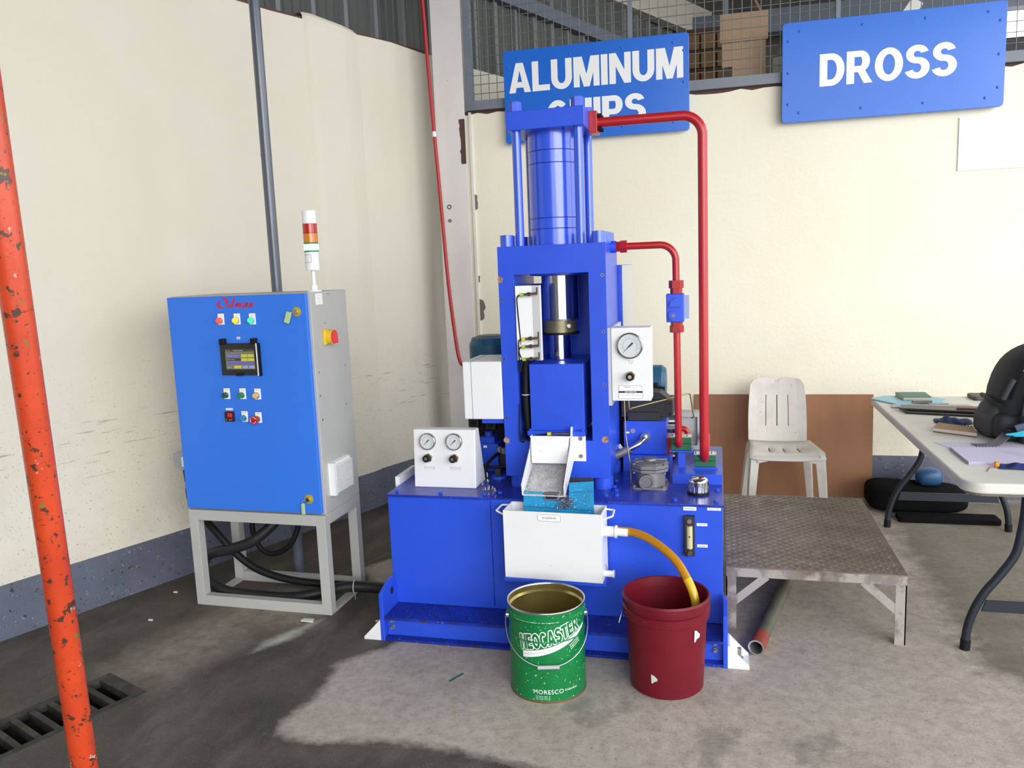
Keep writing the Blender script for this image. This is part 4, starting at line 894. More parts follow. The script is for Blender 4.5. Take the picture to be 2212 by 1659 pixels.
def red_pail():
    c = Vector((-.190,2.942,0)); t = thing('plastic_bucket', c, 'maroon plastic bucket with thick collar and hose inside', 'bucket')
    R = M('maroon_plastic', (.15,.005,.015), .45, spec=.3, var=[((.115,.004,.012), 5, .4, .7)], speck=[((.3,.1,.1), 90, .76, .78)])
    r0, r1, H = .137, .152, .365
    out = [(r0-.006,0),(r0,.006),(r1,.285),(r1+.010,.288),(r1+.011,.318),(r1+.004,.322),(r1+.004,.330),(r1+.011,.334),(r1+.012,H-.008),(r1+.008,H),(r1+.002,H-.002)]
    mesh('body', MB().lathe(out, c, 64), R, t)
    i = MB().lathe([(r1+.002,H-.002),(r1-.002,.33),(r1-.004,.30),(r0-.004,.02)], c, 64); i.disc(c+Vector((0,0,.02)), r0-.003, 64); mesh('inside', i, R, t)
    oil = MB(); oil.disc(c+Vector((0,0,.07)), r0-.001, 48); mesh('oil', oil, M('dark_oil', (.01,.008,.006), .05), t)
    TORN = M('torn_label', (.55,.62,.58), .7)
    def patch(u, z, w, h, lift=.0015):
        p = MB(); n = 9; pts = [(0,h/2),(w*.45,h*.42),(w,h*.1),(w*.9,-h*.15),(w*.5,-h*.25),(w*.2,-h/2),(0,-h*.45)]
        rr = lambda zz: r0+(r1-r0)*(zz-.006)/.279
        p.add([c+Vector(((rr(z+b)+lift+.006*(a/w)**2*(lift>.002))*math.cos(-math.pi/2+(u+a)/r1), (rr(z+b)+lift+.006*(a/w)**2*(lift>.002))*math.sin(-math.pi/2+(u+a)/r1), z+b)) for a,b in pts], [tuple(range(7))[::-1]]); mesh('torn_label', p, TORN, t)
    patch(-.052,.080,.026,.036); patch(.118,.245,.022,.048,.004)
    for s in (-1,): mesh('bail_stub', MB().tube([c+Vector((-r1-.006,-.05,.30)), c+Vector((-r1-.012,-.07,.285)), c+Vector((-r1-.018,-.075,.262))], .0018, 6), STEEL, t)
red_pail()

# ------------------------------------------------------------------ control cabinet
CAB = thing('control_cabinet', (-2.13,3.49,0), 'blue door control cabinet with stack light on a grey steel stand', 'control cabinet')
def cabinet():
    x0,x1,y0,y1,z0,z1 = -2.505,-1.765,3.318,3.665,.488,1.522
    mesh('body', MB().box(x0+.006,x1,y0,y1,z0,z1), CABGREY, CAB, bev=.003)
    dr = mesh('door', MB().box(x0,x1-.012,y0-.022,y0-.001,.497,1.518), CABBLUE, CAB, bev=.003)
    mesh('brand_lettering', script_oilmax((-2.136,0,1.4855), .200, .044, y0-.0232), M('brand_red', (.58,.02,.06), .45), dr)
    for x, z, k in ((-1.826,1.437,0),(-1.837,.567,1)):
        lk = mesh('door_lock', MB(frame((x,y0-.022,z),(0,-1,0))).lathe([(.0225,0),(.0215,.003),(.011,.004),(.011,.008),(.0005,.009)], n=24), M('lock_yellow', (.5,.4,.06), .4, .3) if k == 0 else bpy.data.materials['lock_yellow'], CAB)
        mesh('key_barrel', MB(frame((x,y0-.030,z),(0,-1,0))).cyl((0,0,0),(0,0,.008),.0105,n=16), CHROME, lk)
        T = frame((x-.035 if k == 0 else x-.022, y0-.04, z-.024 if k == 0 else z-.043), (0,-1,0), (math.cos(-.35 if k == 0 else 0),0,math.sin(-.35 if k == 0 else 0)))
        mesh('key_tag', MB(T).prism(rrect(-.0135 if k == 0 else -.009, .0135 if k == 0 else .009, -.026, .026, .005, 3), 'XY', 0, .004), LABG, lk, bev=.001)
        mesh('key_ring', MB(frame((x-.017,y0-.037,z-.010),(.5,-1,0))).torus(.009,.001,16,6), STEEL, lk)
    # pilot lamps and push buttons with legend plates
    def station(x, z, mat, kind, rows):
        y = y0-.022; b = mesh(kind, MB(frame((x,y,z),(0,-1,0))).lathe([(.0155,0),(.0155,.006),(.0145,.009),(.013,.009)], n=24), CHROME, CAB)
        p = mesh('legend_plate', MB().prism(rrect(x-.013,x+.020,z-.019,z+.033,.002,2), 'XZ', y-.002, y), PAPER, b); q = MB()
        for i, s in enumerate(rows): letter(q, s, (x+.003,y-.0025,z+.026-.006*i), *((None, .0036) if s[0] != '-' else (.0026*len(s), .0010)))
        mesh('legend', q, INK, b)
        mesh('legend_edge', MB().box(x-.0135,x-.0125,y-.0022,y,z-.017,z+.033).box(x-.0135,x+.020,y-.0022,y,z+.032,z+.0335), INK, b)
        T = frame((x-.001,y-.002,z),(0,-1,0))
        if kind == 'pilot_lamp': mesh('lens', MB(T).lathe([(.0135,.006),(.0135,.012),(.012,.017),(.006,.020),(.0003,.021)], n=22, soft=True), mat, b)
        elif kind == 'push_button': mesh('cap', MB(T).lathe([(.0125,.004),(.0125,.018),(.011,.020),(.0003,.020)], n=22), mat, b)
        else:
            mesh('stem', MB(T).cyl((0,0,.005),(0,0,.022),.010,n=18), mat, b); mesh('mushroom', MB(T).lathe([(.010,.020),(.0195,.026),(.0200,.034),(.017,.038),(.0003,.039)], n=28), mat, b)
            arcs = MB(T)
            for a0 in (20,140,260):
                P = [Vector((.0145*math.cos(math.radians(a0+i*9)), .0145*math.sin(math.radians(a0+i*9)), .0388)) for i in range(10)]
                arcs.tube(P, .0012, 5)
            mesh('arrow_ring', arcs, SIGNWHITE, b)
    mk = lambda n, c, e: M(n, c, .25, emit=(c, e))
    station(-2.223,1.406, mk('lamp_red', (.9,.05,.02), 1.5), 'pilot_lamp', ['-','----']); station(-2.138,1.405, mk('lamp_amber', (1,.38,.01), 1.3), 'pilot_lamp', ['-','----']); station(-2.058,1.404, mk('lamp_green', (.04,.72,.30), .9), 'pilot_lamp', ['-','----'])
    GB = M('button_green', (.01,.22,.07), .3); station(-2.228,1.057, M('button_dark_green', (.005,.09,.03), .2), 'push_button', ['------- --','----']); station(-2.143,1.057, GB, 'push_button', ['---','---- ---']); station(-2.064,1.056, M('button_amber', (.75,.48,.14), .35), 'push_button', ['Reset'])
    station(-2.143,.949, M('button_blue', (.02,.25,.6), .35), 'push_button', ['---- -----','-----']); station(-2.070,.945, M('button_red', (.42,.01,.02), .35), 'emergency_stop', ['Emergency','Stop'])
    # temperature meter
    y = y0-.022; mt = mesh('digital_meter', MB().box(-2.242,-2.193,y-.010,y,.931,.979), M('meter_case', (.03,.008,.008), .35), CAB, bev=.002)
    seg = MB(); w, h, th = .0075, .0160, .0017
    def digit(cx, cz, on):
        S = {'a':((-1,1),(1,1)),'b':((1,1),(1,0)),'c':((1,0),(1,-1)),'d':((-1,-1),(1,-1)),'e':((-1,0),(-1,-1)),'f':((-1,1),(-1,0)),'g':((-1,0),(1,0))}
        for k in on:
            (a,b_),(c,d) = S[k]; seg.bar((cx+a*w/2,y-.0108,cz+b_*h/2),(cx+c*w/2,y-.0108,cz+d*h/2), th, .0006, up=(0,1,0))
    digit(-2.2215,.962,'abcdg'); digit(-2.2065,.962,'abcdefg'); mesh('digits', seg, M('led_red', (.9,.02,.02), .4, emit=((1,.03,.03), 1.2)), mt)
    for x in (-2.233,-2.2155,-2.205): mesh('key', MB(frame((x,y-.010,.940),(0,-1,0))).disc((0,0,.0008),.0032,10), M('meter_key', (.45,.25,.15), .5), mt)
    tag_label(CAB, -2.238,-2.201, y, .984,.994, [('---- ------',0,.028,.0015)], r=.001); tag_label(CAB, -2.146,-2.128, y, 1.318,1.329, [('HMI',0,.011,.006)], r=.001)
    # touch panel under a hinged clear cover
    hm = mesh('touch_panel', MB().box(-2.232,-2.036,y-.014,y,1.152,1.300), M('hmi_bezel', (.017,.018,.022), .4), CAB, bev=.002)
    yy = y-.0145
    def rect(a,b,c,d,mat,name='screen_field',dy=0): mesh(name, MB().box(a,b,yy-.0006-dy,yy-dy,c,d), mat, hm)
    em = lambda n, c, e=.8: M(n, tuple(.6*q for q in c), .3, emit=(c, e*.6))
    SC = em('screen_grey', (.22,.23,.16), .35); rect(-2.204,-2.052,1.180,1.273,SC,'display')
    YE = em('screen_yellow', (.62,.58,.06), .55); VI = em('screen_violet', (.15,.12,.55), .6); DG = em('screen_dark', (.06,.06,.05), .2); LB = em('screen_pale_blue', (.3,.36,.6), .5)
    rect(-2.203,-2.053,1.2625,1.2725,DG,dy=.0007)
    rect(-2.198,-2.126,1.236,1.249,VI,dy=.0007); rect(-2.198,-2.124,1.220,1.231,DG,dy=.0007); rect(-2.198,-2.053,1.202,1.214,VI,dy=.0007)
    for a in (-2.121,-2.086): rect(a,a+.032,1.236,1.249,YE,dy=.0007); rect(a,a+.032,1.218,1.231,YE,dy=.0007)
    rect(-2.162,-2.124,1.184,1.197,YE,dy=.0007); rect(-2.118,-2.088,1.184,1.197,LB,dy=.0007); rect(-2.083,-2.053,1.184,1.197,LB,dy=.0007)
    tx = MB(); yt = yy-.0018
    for s, x, z, w_ in (('-- --',-2.190,1.267,.022),('HOME SCREEN',-2.135,1.267,.052),('--/--/--',-2.072,1.267,.034),('----- ----',-2.165,1.2425,.05),('---- -----',-2.175,1.2255,.04),('-----',-2.186,1.190,.02),('-----',-2.103,1.190,.018),('----',-2.068,1.190,.018)): letter(tx, s, (x,yt,z), w_, .0045 if s.startswith('HOME') else .0018, bold=.01)
    mesh('screen_text', tx, em('screen_white', (.6,.6,.58), .5), hm)
    for x in (-2.214,-2.050): mesh('cover_hinge', MB().box(x-.013,x+.013,y-.024,y,1.295,1.322), BLACK, hm, bev=.002)
    mesh('cover_edge', MB().box(-2.036,-2.032,y-.024,y-.012,1.150,1.300), WHITEM, hm); mesh('cover_side', MB().box(-2.032,-2.026,y-.020,y,1.148,1.300), BLACK, hm)
    mesh('latch', MB().box(-2.152,-2.118,y-.020,y-.014,1.150,1.163), BLACK, hm)
    # side wall furniture
    sx = x1
    sw = mesh('isolator_switch', MB().box(sx,sx+.012,3.405,3.472,1.275,1.345), M('switch_yellow', (.75,.5,.03), .4), CAB, bev=.003)
    kb = MB(); Pk = [(3.438+.031*math.cos(math.radians(a)), 1.310+.034*math.sin(math.radians(a))) for a in range(0,300,15)]+[(3.469,1.276)]
    kb.prism(Pk, 'YZ', sx+.012, sx+.040); mesh('barrel', kb, bpy.data.materials['switch_yellow'], sw); kn = MB(); kn.prism([(3.438+(a-3.438)*.92, 1.31+(b-1.31)*.92) for a,b in Pk], 'YZ', sx+.040, sx+.046); mesh('knob', kn, M('switch_red', (.72,.03,.04), .4), sw)
    def plate(yc, zc, w_, h_, n, mat=PAPER): return mesh(n, MB().box(sx,sx+.0012,yc-w_/2,yc+w_/2,zc-h_/2,zc+h_/2), mat, CAB)
    plate(3.435,1.375,.034,.010,'legend_plate',M('metal_legend', (.36,.34,.34), .5)); plate(3.485,1.508,.032,.010,'legend_plate',bpy.data.materials['metal_legend'])
    rp = plate(3.395,1.488,.062,.050,'rating_label'); rt = MB()
    for i, (s, w_) in enumerate((('--- -----',.03),('- ------ --',.045),('-- --',.02),('--- ----',.03))): letter(rt, s, (sx+.0016,3.395,1.503-.010*i), w_, .0014, ux=(0,1,0))
    mesh('print', rt, INKG, rp)
    for yy_, z in ((3.346,1.157),(3.342,1.048),(3.345,.935),(3.60,1.157),(3.585,.969)): mesh('side_screw', MB(frame((sx,yy_,z),(1,0,0))).lathe([(.006,0),(.005,.003),(.0003,.004)],n=10), STEEL, CAB)
    vt = mesh('filter_vent', MB().prism([(sx,.566),(sx+.016,.570),(sx+.016,.716),(sx,.722)], 'XZ', 3.385, 3.56), WHITEM, CAB, bev=.002); src = None
    for k in range(13):
        if src is None: src = mesh('louvre', MB().prism([(sx+.015,.576),(sx+.030,.574),(sx+.030,.577),(sx+.015,.582)], 'XZ', 3.392, 3.558), WHITEM, vt)
        else: again(src, vt, (0,0,.0105*k))
    mesh('vent_edge', MB().box(sx,sx+.031,3.366,3.388,.566,.722), WHITEM, vt)
    # stand
    b_ = .048
    st = [MB().box(a,a+b_,c,c+b_,0,z0) for a in (x0,x1-b_) for c in (y0-.02,y1-b_)]
    for q in st: mesh('stand_leg', q, CABGREY, CAB, bev=.002)
    for c in (y0-.02,y1-b_):
        for za, zb in ((.0,.050),(z0-.052,z0)): mesh('stand_rail', MB().box(x0+b_,x1-b_,c,c+b_*.9,za,zb), CABGREY, CAB, bev=.002)
    for a in (x0,x1-b_):
        for za, zb in ((.0,.012),(z0-.052,z0)): mesh('stand_rail', MB().box(a,a+b_,y0-.02+b_,y1-b_,za,zb), CABGREY, CAB, bev=.001)
    # signal tower
    px, py = -1.795, 3.415
    tw = mesh('signal_tower', MB().lathe([(.0335,1.522),(.0335,1.526),(.030,1.530),(.016,1.531),(.0145,1.552),(.009,1.553),(.009,1.622)], (px,py,0), 24), WHITEM, CAB)
    mesh('tower_base', MB().lathe([(.009,1.620),(.0325,1.620),(.0325,1.703)], (px,py,0), 28), WHITEM, tw)
    for n, a, e, m in (('green_lens',1.703,1.744,M('tower_green', (.03,.55,.2), .15, emit=((.25,1,.55), 3.2))),('amber_lens',1.744,1.786,M('tower_amber', (.62,.2,.01), .15, coat=.5)),('red_lens',1.786,1.828,M('tower_red', (.45,.012,.01), .15, coat=.5))):
        mesh(n, MB().lathe([(.0325,a),(.0325,e)], (px,py,0), 28), m, tw)
        for zz in (a,e): mesh('lens_seam', MB().lathe([(.0326,zz-.001),(.0331,zz),(.0326,zz+.001)], (px,py,0), 28), m if n != 'green_lens' else GB, tw)
    for zz in (1.706,1.7065+.034): mesh('lens_band', MB().lathe([(.0327,zz-.003),(.0332,zz),(.0327,zz+.003)], (px,py,0), 28), GB, tw)
    mesh('tower_cap', MB().lathe([(.0325,1.828),(.0325,1.884),(.030,1.888),(.0003,1.889)], (px,py,0), 28), WHITEM, tw)
    lb = MB(); C = lambda a, z: (px+.0329*math.cos(a), py+.0329*math.sin(a), z); A = [math.radians(q) for q in range(195,300,7)]
    for za, zb in ((1.654,1.6555),(1.689,1.6905)): lb.add([C(a,z) for z in (za,zb) for a in A], [(i,i+1,len(A)+i+1,len(A)+i) for i in range(len(A)-1)])
    lb.add([C(A[-1]-.05,1.654),C(A[-1],1.654),C(A[-1],1.6905),C(A[-1]-.05,1.6905)], [(0,1,2,3)]); mesh('label_border', lb, INKG, tw)
    CAB.rotation_euler.z = math.radians(-1.3)
cabinet()
def socket():
    t = thing('power_socket', (-2.60,3.55,.63), 'small grey industrial power socket beside the blue cabinet', 'socket')
    g = M('socket_grey', (.33,.35,.40), .45)
    mesh('body', MB().prism([(-2.715,.645),(-2.63,.622),(-2.53,.625),(-2.53,.745),(-2.63,.735),(-2.715,.715)], 'XZ', 3.50, 3.59), g, t, bev=.003)
    mesh('label', MB().box(-2.665,-2.640,3.498,3.50,.65,.70), PAPER, t); mesh('plug', MB().cyl((-2.65,3.53,.565),(-2.65,3.53,.63),.026,.03,n=16), BLACK, t)
socket()
def cables():
    P, R = ribbed([(-2.10,3.55,.50),(-2.14,3.52,.40),(-2.26,3.46,.29),(-2.38,3.44,.245),(-2.50,3.43,.215),(-2.545,3.43,.15),(-2.50,3.42,.075),(-2.40,3.40,.035),(-2.20,3.39,.027),(-2.03,3.40,.027),(-1.90,3.44,.045),(-1.78,3.48,.065),(-1.65,3.50,.062),(-1.50,3.50,.060),(-1.38,3.52,.07)], .0265, .007, .10, 12)
    a = one('corrugated_hose', MB().tube(P, R, 12), M('black_conduit', (.016,.016,.019), .42, speck=[((.1,.1,.1), 90, .72, .76)]), 'thick black corrugated conduit looping under cabinet to the press', 'hose')
    mesh('cable_tie', MB(frame((-1.74,3.487,.066),(1,.2,0))).torus(.032,.0022).bar((0,-.032,0),(.0,-.075,0),.004,.0015), WHITEM, a)
    one('power_cable', MB().tube(spline([(-2.65,3.53,.57),(-2.638,3.50,.51),(-2.60,3.48,.445),(-2.46,3.45,.32),(-2.36,3.45,.215),(-2.25,3.46,.135),(-2.10,3.48,.085),(-1.93,3.51,.060),(-1.78,3.54,.050),(-1.55,3.56,.045),(-1.40,3.58,.05)],10), .0185, 12), BLACK, 'smooth black power cable running down from the grey socket', 'cable')
    P, R = ribbed([(-2.31,3.60,.50),(-2.33,3.58,.40),(-2.335,3.57,.30),(-2.29,3.56,.21),(-2.215,3.56,.185),(-2.12,3.57,.24),(-2.075,3.59,.36),(-2.07,3.60,.50)], .014, .005, .12, 8)
    one('cable_loop', MB().tube(P, R, 8), BLACK, 'thin black cable loop hanging beneath the cabinet', 'cable')
cables()

# ------------------------------------------------------------------ checker plate platform and the pipe under it
def platform():
    t = thing('step_platform', (.385,3.95,0), 'low rusty steel platform with checker plate top beside the press', 'platform')
    PL = M('checker_plate', (.20,.16,.128), .5, .25, var=[((.14,.105,.08), 4, .4, .65), ((.25,.21,.175), 14, .5, .7)], bump=(60,.15))
    LG = M('chipped_white_frame', (.36,.33,.31), .6, .2, var=[((.11,.055,.035), 6, .47, .6), ((.22,.19,.18), 12, .5, .65)], bump=(40,.3))
    x0,x1,y0,y1,zt = .035,.745,3.405,4.48,.303
    mesh('top_plate', MB().box(x0,x1,y0-.006,y1,zt-.006,zt), PL, t)
    tr = MB(); i = 0; st = .0255
    def loz(cx, cy, a):
        l, w, h = .0135, .0042, .0028; d = Vector((math.cos(a),math.sin(a),0)); e = Vector((-d.y,d.x,0)); c = Vector((cx,cy,zt))
        tr.add([c-d*l, c-e*w, c+d*l, c+e*w, c-d*l*.45+Vector((0,0,h)), c+d*l*.45+Vector((0,0,h))], [(0,1,4),(1,5,4),(1,2,5),(2,3,5),(3,4,5),(3,0,4)])
    nx, ny = int((x1-x0)/st), int((y1-y0)/st)
    for a in range(nx):
        for b in range(ny): loz(x0+st*(a+.5), y0+st*(b+.5), math.radians(50 if (a+b) % 2 else -20))
    o = mesh('tread_pattern', tr, PL, t); o['kind'] = 'stuff'
    f = mesh('edge_angle', MB().box(x0,x1,y0-.004,y0,zt-.045,zt-.006).box(x0,x1,y0,y0+.04,zt-.010,zt-.006), LG, t); mesh('edge_angle', MB().box(x1-.004,x1,y0,y1,zt-.045,zt-.006), LG, t)
    for x, s in ((x0,1),(x1,-1)):
        for y, q in ((y0,1),(y1,-1)):
            xa, xb = sorted((x, x+s*.005)); ya, yb = sorted((y, y+q*.005)); xc, xd = sorted((x, x+s*.042)); yc, yd = sorted((y, y+q*.042))
            mesh('leg', MB().box(xa,xb,yc,yd,0,zt-.01).box(xc,xd,ya,yb,0,zt-.01), LG, t)
        mesh('brace', MB().bar((x+s*.165,y0+.004,zt-.04),(x+s*.022,y0+.004,.135),.034,.006,up=(0,1,0)), LG, t)
    mesh('brace', MB().bar((x1-.006,y0+.14,zt-.04),(x1-.006,y0+.02,.15),.006,.03), LG, t)
platform()
def floor_pipe():
    t = thing('loose_pipe', (.3,3.7,.0), 'loose dull steel pipe with red painted end under the platform', 'pipe')
    a, b = Vector((.150,3.215,.033)), Vector((.40,4.25,.033)); d = (b-a).normalized()
    PM = M('weathered_pipe', (.16,.155,.12), .55, .4, var=[((.10,.09,.07), 9, .4, .65)])
    mesh('barrel', MB().cyl(a+d*.11, b, .031, n=24, caps=False), PM, t); mesh('red_end', MB().cyl(a, a+d*.11, .0325, n=24, caps=False), M('red_primer', (.30,.045,.025), .6, var=[((.16,.04,.025), 20, .45, .65)]), t)
    T = frame(a, -d); mesh('bore', MB().cyl(a, b, .026, n=24, caps=False), M('pipe_bore', (.3,.3,.31), .4, .6), t); mesh('cut_end', MB(T).disc((0,0,0),.0325,24,.026), STEEL, t)
floor_pipe()

# ------------------------------------------------------------------ plastic chair
def chair():
    t = thing('plastic_chair', (.40,5.18,0), 'dirty white armless plastic chair in front of the brown board', 'chair')
    W = M('dirty_white_plastic', (.66,.63,.58), .5, var=[((.50,.46,.41), 3.5, .45, .75)], speck=[((.3,.27,.22), 40, .70, .76)])
    us = [-1,-.72,-.405,-.375,-.2,-.02,.02,.2,.375,.405,.72,1]; vs = [0,.12,.28,.40,.52,.64,.74,.80,.9,1]
    def bk(i, j):
        u, v = us[i], vs[j]; hw = .176-.015*v-.004*(v > .95)+.008*math.sin(math.pi*v)
        if j == 9 and abs(u) == 1: hw -= .014
        z = .405+.425*v-(.012*abs(u)**4 if j == 9 else 0)-(.02 if (j == 9 and abs(u) < .03) else 0)
        return Vector((.375+hw*u-.004, 5.285+.085*v+.022*abs(u)**2*-1+.022, z))
    mb = MB(); n = len(us); mb.add([bk(i,j) for j in range(len(vs)) for i in range(n)], [(j*n+i,j*n+i+1,(j+1)*n+i+1,(j+1)*n+i) for j in range(len(vs)-1) for i in range(n-1) if not (i in (2,5,8) and 2 <= j <= 5)], False)
    for j in (6,7,8): pass
    mesh('backrest', mb, W, t, solid=.012)
    su = [-1,-.85,-.45,-.40,-.2,-.025,.025,.2,.40,.45,.85,1]; sv = [0,.1,.3,.45,.6,.8,1]
    def sf(i, j):
        u, v = su[i], sv[j]; hw = .218-.036*v; z = .425+.012*abs(u)**3-.012*math.sin(math.pi*v)*(1-u*u)-(.035*(1-v*9) if j == 0 else 0)
        return Vector((.405+hw*u-.022*v, 4.915+.385*v+(.012 if j == 0 else 0), z))
    mb = MB(); n = len(su); mb.add([sf(i,j) for j in range(len(sv)) for i in range(n)], [(j*n+i,j*n+i+1,(j+1)*n+i+1,(j+1)*n+i) for j in range(len(sv)-1) for i in range(n-1) if not (i in (2,5,8) and j in (2,3))], True)
    mesh('seat', mb, W, t, solid=.010)
    mesh('apron', MB().add([(.22,4.93,.42),(.59,4.93,.42),(.57,4.935,.375),(.50,4.935,.392),(.31,4.935,.392),(.24,4.935,.375)], [tuple(range(6))[::-1]]), W, t, solid=.008)
    for x, y, dx, dy in ((.218,4.945,-.03,-.02),(.592,4.945,.03,-.02),(.215,5.29,-.05,.11),(.545,5.29,.045,.11)):
        s = 1 if dx > 0 else -1
        P = []
        for z, k, wd in ((.42,0,.030),(.25,.45,.027),(0,1,.021)):
            cx, cy = x+dx*k, y+dy*k; P += [(cx-s*wd, cy+.004*0-.0, z), (cx+s*.6*wd, cy-.006, z), (cx+s*wd, cy+.030, z), (cx+s*.7*wd, cy+.034, z), (cx+s*.3*wd, cy+.006, z), (cx-s*wd, cy+.008, z)]
        mb = MB(); mb.add(P, [(r*6+i, r*6+(i+1)%6, r*6+6+(i+1)%6, r*6+6+i) for r in range(2) for i in range(6)]+[tuple(range(12,18))]); mesh('leg', mb, W, t, fixn=True)
chair()
def leaning_board():
    B = M('brown_board', (.31,.14,.062), .5, var=[((.23,.10,.045), 3, .4, .7)], bump=(25,.05), stretch=(1,1,.35))
    t = MB(); t.add([(-.15,5.555,0),(.985,5.555,0),(.985,5.585,.685),(-.15,5.585,.685),(-.15,5.563,0),(.985,5.563,0),(.985,5.593,.685),(-.15,5.593,.685)], [(0,1,2,3),(7,6,5,4),(0,4,5,1),(1,5,6,2),(2,6,7,3),(3,7,4,0)])
    one('fibre_board', t, B, 'brown fibreboard sheet leaning on the back wall behind the chair', 'board')
leaning_board()

# ------------------------------------------------------------------ folding table
def table():
    t = thing('folding_table', (1.27,4.19,0), 'white folding table with curved dark legs', 'table')
    W = M('table_white', (.66,.65,.61), .45, var=[((.58,.57,.53), 4, .45, .75)], bump=(300,.08,.001))
    x0,x1,y0,y1 = .888,1.66,3.215,5.175; mesh('tabletop', MB().prism(rrect(x0,x1,y0,y1,.075,16), 'XY', .700, .742), W, t, bev=.008, seg=3)
    mesh('under_rim', MB().prism(rrect(x0+.02,x1-.02,y0+.02,y1-.02,.06,5), 'XY', .688, .702), M('under_rim_brown', (.2,.16,.13), .7), t)  # brown rim set in under the tabletop edge
    D = M('dark_table_steel', (.014,.018,.030), .5, .1)
    for y in (3.41,4.96):
        for s in (-1,1):
            X = 1.285; f = lambda d: X+s*d
            P = spline([(f(.125),y,.70),(f(.128),y,.58),(f(.138),y,.49),(f(.155),y,.405),(f(.205),y,.318),(f(.255),y,.245),(f(.292),y,.165),(f(.312),y,.09),(f(.318),y,.025)],6)
            l = mesh('leg', MB().tube(P, .0165, 12), D, t); mesh('foot_cap', MB().cyl((f(.3185),y,0),(f(.3165),y,.042),.0195,n=14), BLACK, l)
        mesh('cross_plate', MB().prism([(1.02,.165),(1.55,.165),(1.535,.212),(1.035,.212)], 'XZ', y-.004, y+.004), D, t); mesh('top_bar', MB().cyl((1.16,y,.60),(1.41,y,.60),.010,n=10), D, t)
table()
ZT = .742
def flat(name, pts, h, mat, label, cat, z=ZT, **k):
    return one(name, MB().prism(pts, 'XY', z, z+h), mat, label, cat, **k)
def desk_items():
    cl = thing('clipboard', (1.07,5.02,ZT), 'pale blue clipboard under the green notebook', 'clipboard')
    mesh('board', MB().prism([(.875,5.05),(.975,4.87),(1.24,4.955),(1.275,5.03),(1.20,5.14),(.96,5.15)], 'XY', ZT, ZT+.008), M('clip_blue', (.22,.48,.62), .35), cl, bev=.002)
    mesh('clip', MB().box(1.07,1.17,4.895,4.925,ZT+.008,ZT+.020), CAST, cl)
    g = thing('notebook', (1.11,5.09,ZT+.008), 'green covered notebook lying on the clipboard', 'notebook')
    gp = [(1.04,4.985),(1.185,4.985),(1.19,5.16),(1.03,5.16)]; GM = M('notebook_green', (.05,.16,.13), .5)
    mesh('pages', MB().prism(gp, 'XY', ZT+.010, ZT+.024), M('page_cream', (.55,.5,.38), .7), g); mesh('cover', MB().prism([(a+(a-1.11)*.02,b) for a,b in gp], 'XY', ZT+.024, ZT+.028), GM, g); mesh('back_cover', MB().prism(gp, 'XY', ZT+.008, ZT+.010), GM, g)
    pn = thing('pen', (1.19,4.86,ZT+.004), 'black and clear ballpoint pen beside the clipboard', 'pen')
    mesh('barrel', MB().cyl((1.13,4.862,ZT+.0045),(1.205,4.866,ZT+.0045),.0042,n=8), BLACK, pn); mesh('cap', MB().cyl((1.205,4.866,ZT+.0045),(1.245,4.868,ZT+.0045),.0048,n=8), BLACK, pn)
    flat('tablet', [(.935,4.77),(1.36,4.78),(1.34,4.86),(.95,4.85)], .008, M('tablet_grey', (.33,.32,.36), .35), 'grey tablet on top of the table behind the black laptops', 'tablet', bev=.002)
    l1 = thing('laptop', (1.15,4.66,ZT), 'thin black laptop closed on the white table', 'laptop')
    mesh('base', MB().prism([(.97,4.605),(1.33,4.50),(1.40,4.66),(1.0,4.72)], 'XY', ZT, ZT+.010), M('laptop_black', (.02,.017,.018), .4), l1, bev=.002); mesh('lid', MB().prism([(.95,4.66),(1.33,4.55),(1.40,4.70),(.98,4.76)], 'XY', ZT+.012, ZT+.022), M('laptop_lid', (.06,.05,.05), .4), l1, bev=.002)
    flat('phone_case', [(1.22,4.62),(1.32,4.60),(1.34,4.66),(1.24,4.68)], .010, M('phone_brown', (.2,.1,.08), .5), 'small reddish brown phone case lying on the laptop', 'phone', z=ZT+.022, bev=.003)
    def cloth(name, cx, cy, wx, wy, ang, label, col):
        mb = MB(); rnd = random.Random(11+int(cx*50)); ph = [rnd.uniform(0,6) for _ in range(6)]; ca, sa = math.cos(ang), math.sin(ang)
        def fn(u, v):
            a, b = 2*u-1, 2*v-1; e = 1+.18*math.sin(6*u+ph[0])+.12*math.sin(11*u+ph[1]); x, y = a*wx, b*wy*e
            z = ZT+.004+.022*max(0,1-b*b)**.7*max(0,1-a*a)**.35*(.7+.5*math.sin(9*u+ph[2])*math.sin(4*v+ph[3])+.25*math.sin(23*u+ph[4]))
            return Vector((cx+x*ca-y*sa, cy+x*sa+y*ca, max(ZT+.002,z)))
        mb.grid(fn, 36, 14); o = one(name, mb, M(name+'_fabric_'+str(len(bpy.data.materials)), col, .8), label, 'cloth'); return o
    cloth('knit_glove', 1.145,4.385,.085,.060,-.15, 'crumpled navy knit glove behind the brown notebook', (.012,.03,.13))
    gl = cloth('knit_glove', 1.175,3.445,.105,.030,-.12, 'navy knit glove with orange cuff at the front of the table', (.010,.022,.14)); mesh('cuff', MB(frame((1.075,3.463,ZT+.011),(-1,.15,0))).lathe([(.012,0),(.013,.012),(.008,.018)],n=14), M('orange_cuff', (.65,.28,.05), .7), gl)
    one('thin_stick', MB().cyl((1.013,3.392,ZT+.002),(1.045,3.46,ZT+.004),.0018,n=6), M('brown_stick', (.2,.1,.07), .6), 'thin brown stick beside the navy glove', 'stick')
    b = thing('spiral_notebook', (1.12,4.14,ZT), 'brown kraft cover spiral notebook beside the backpack', 'notebook')
    bp_ = [(.995,4.135),(1.150,4.018),(1.172,4.16),(1.05,4.262)]; K = M('kraft_cover', (.36,.22,.11), .65); KD = M('kraft_dark', (.12,.06,.04), .65)
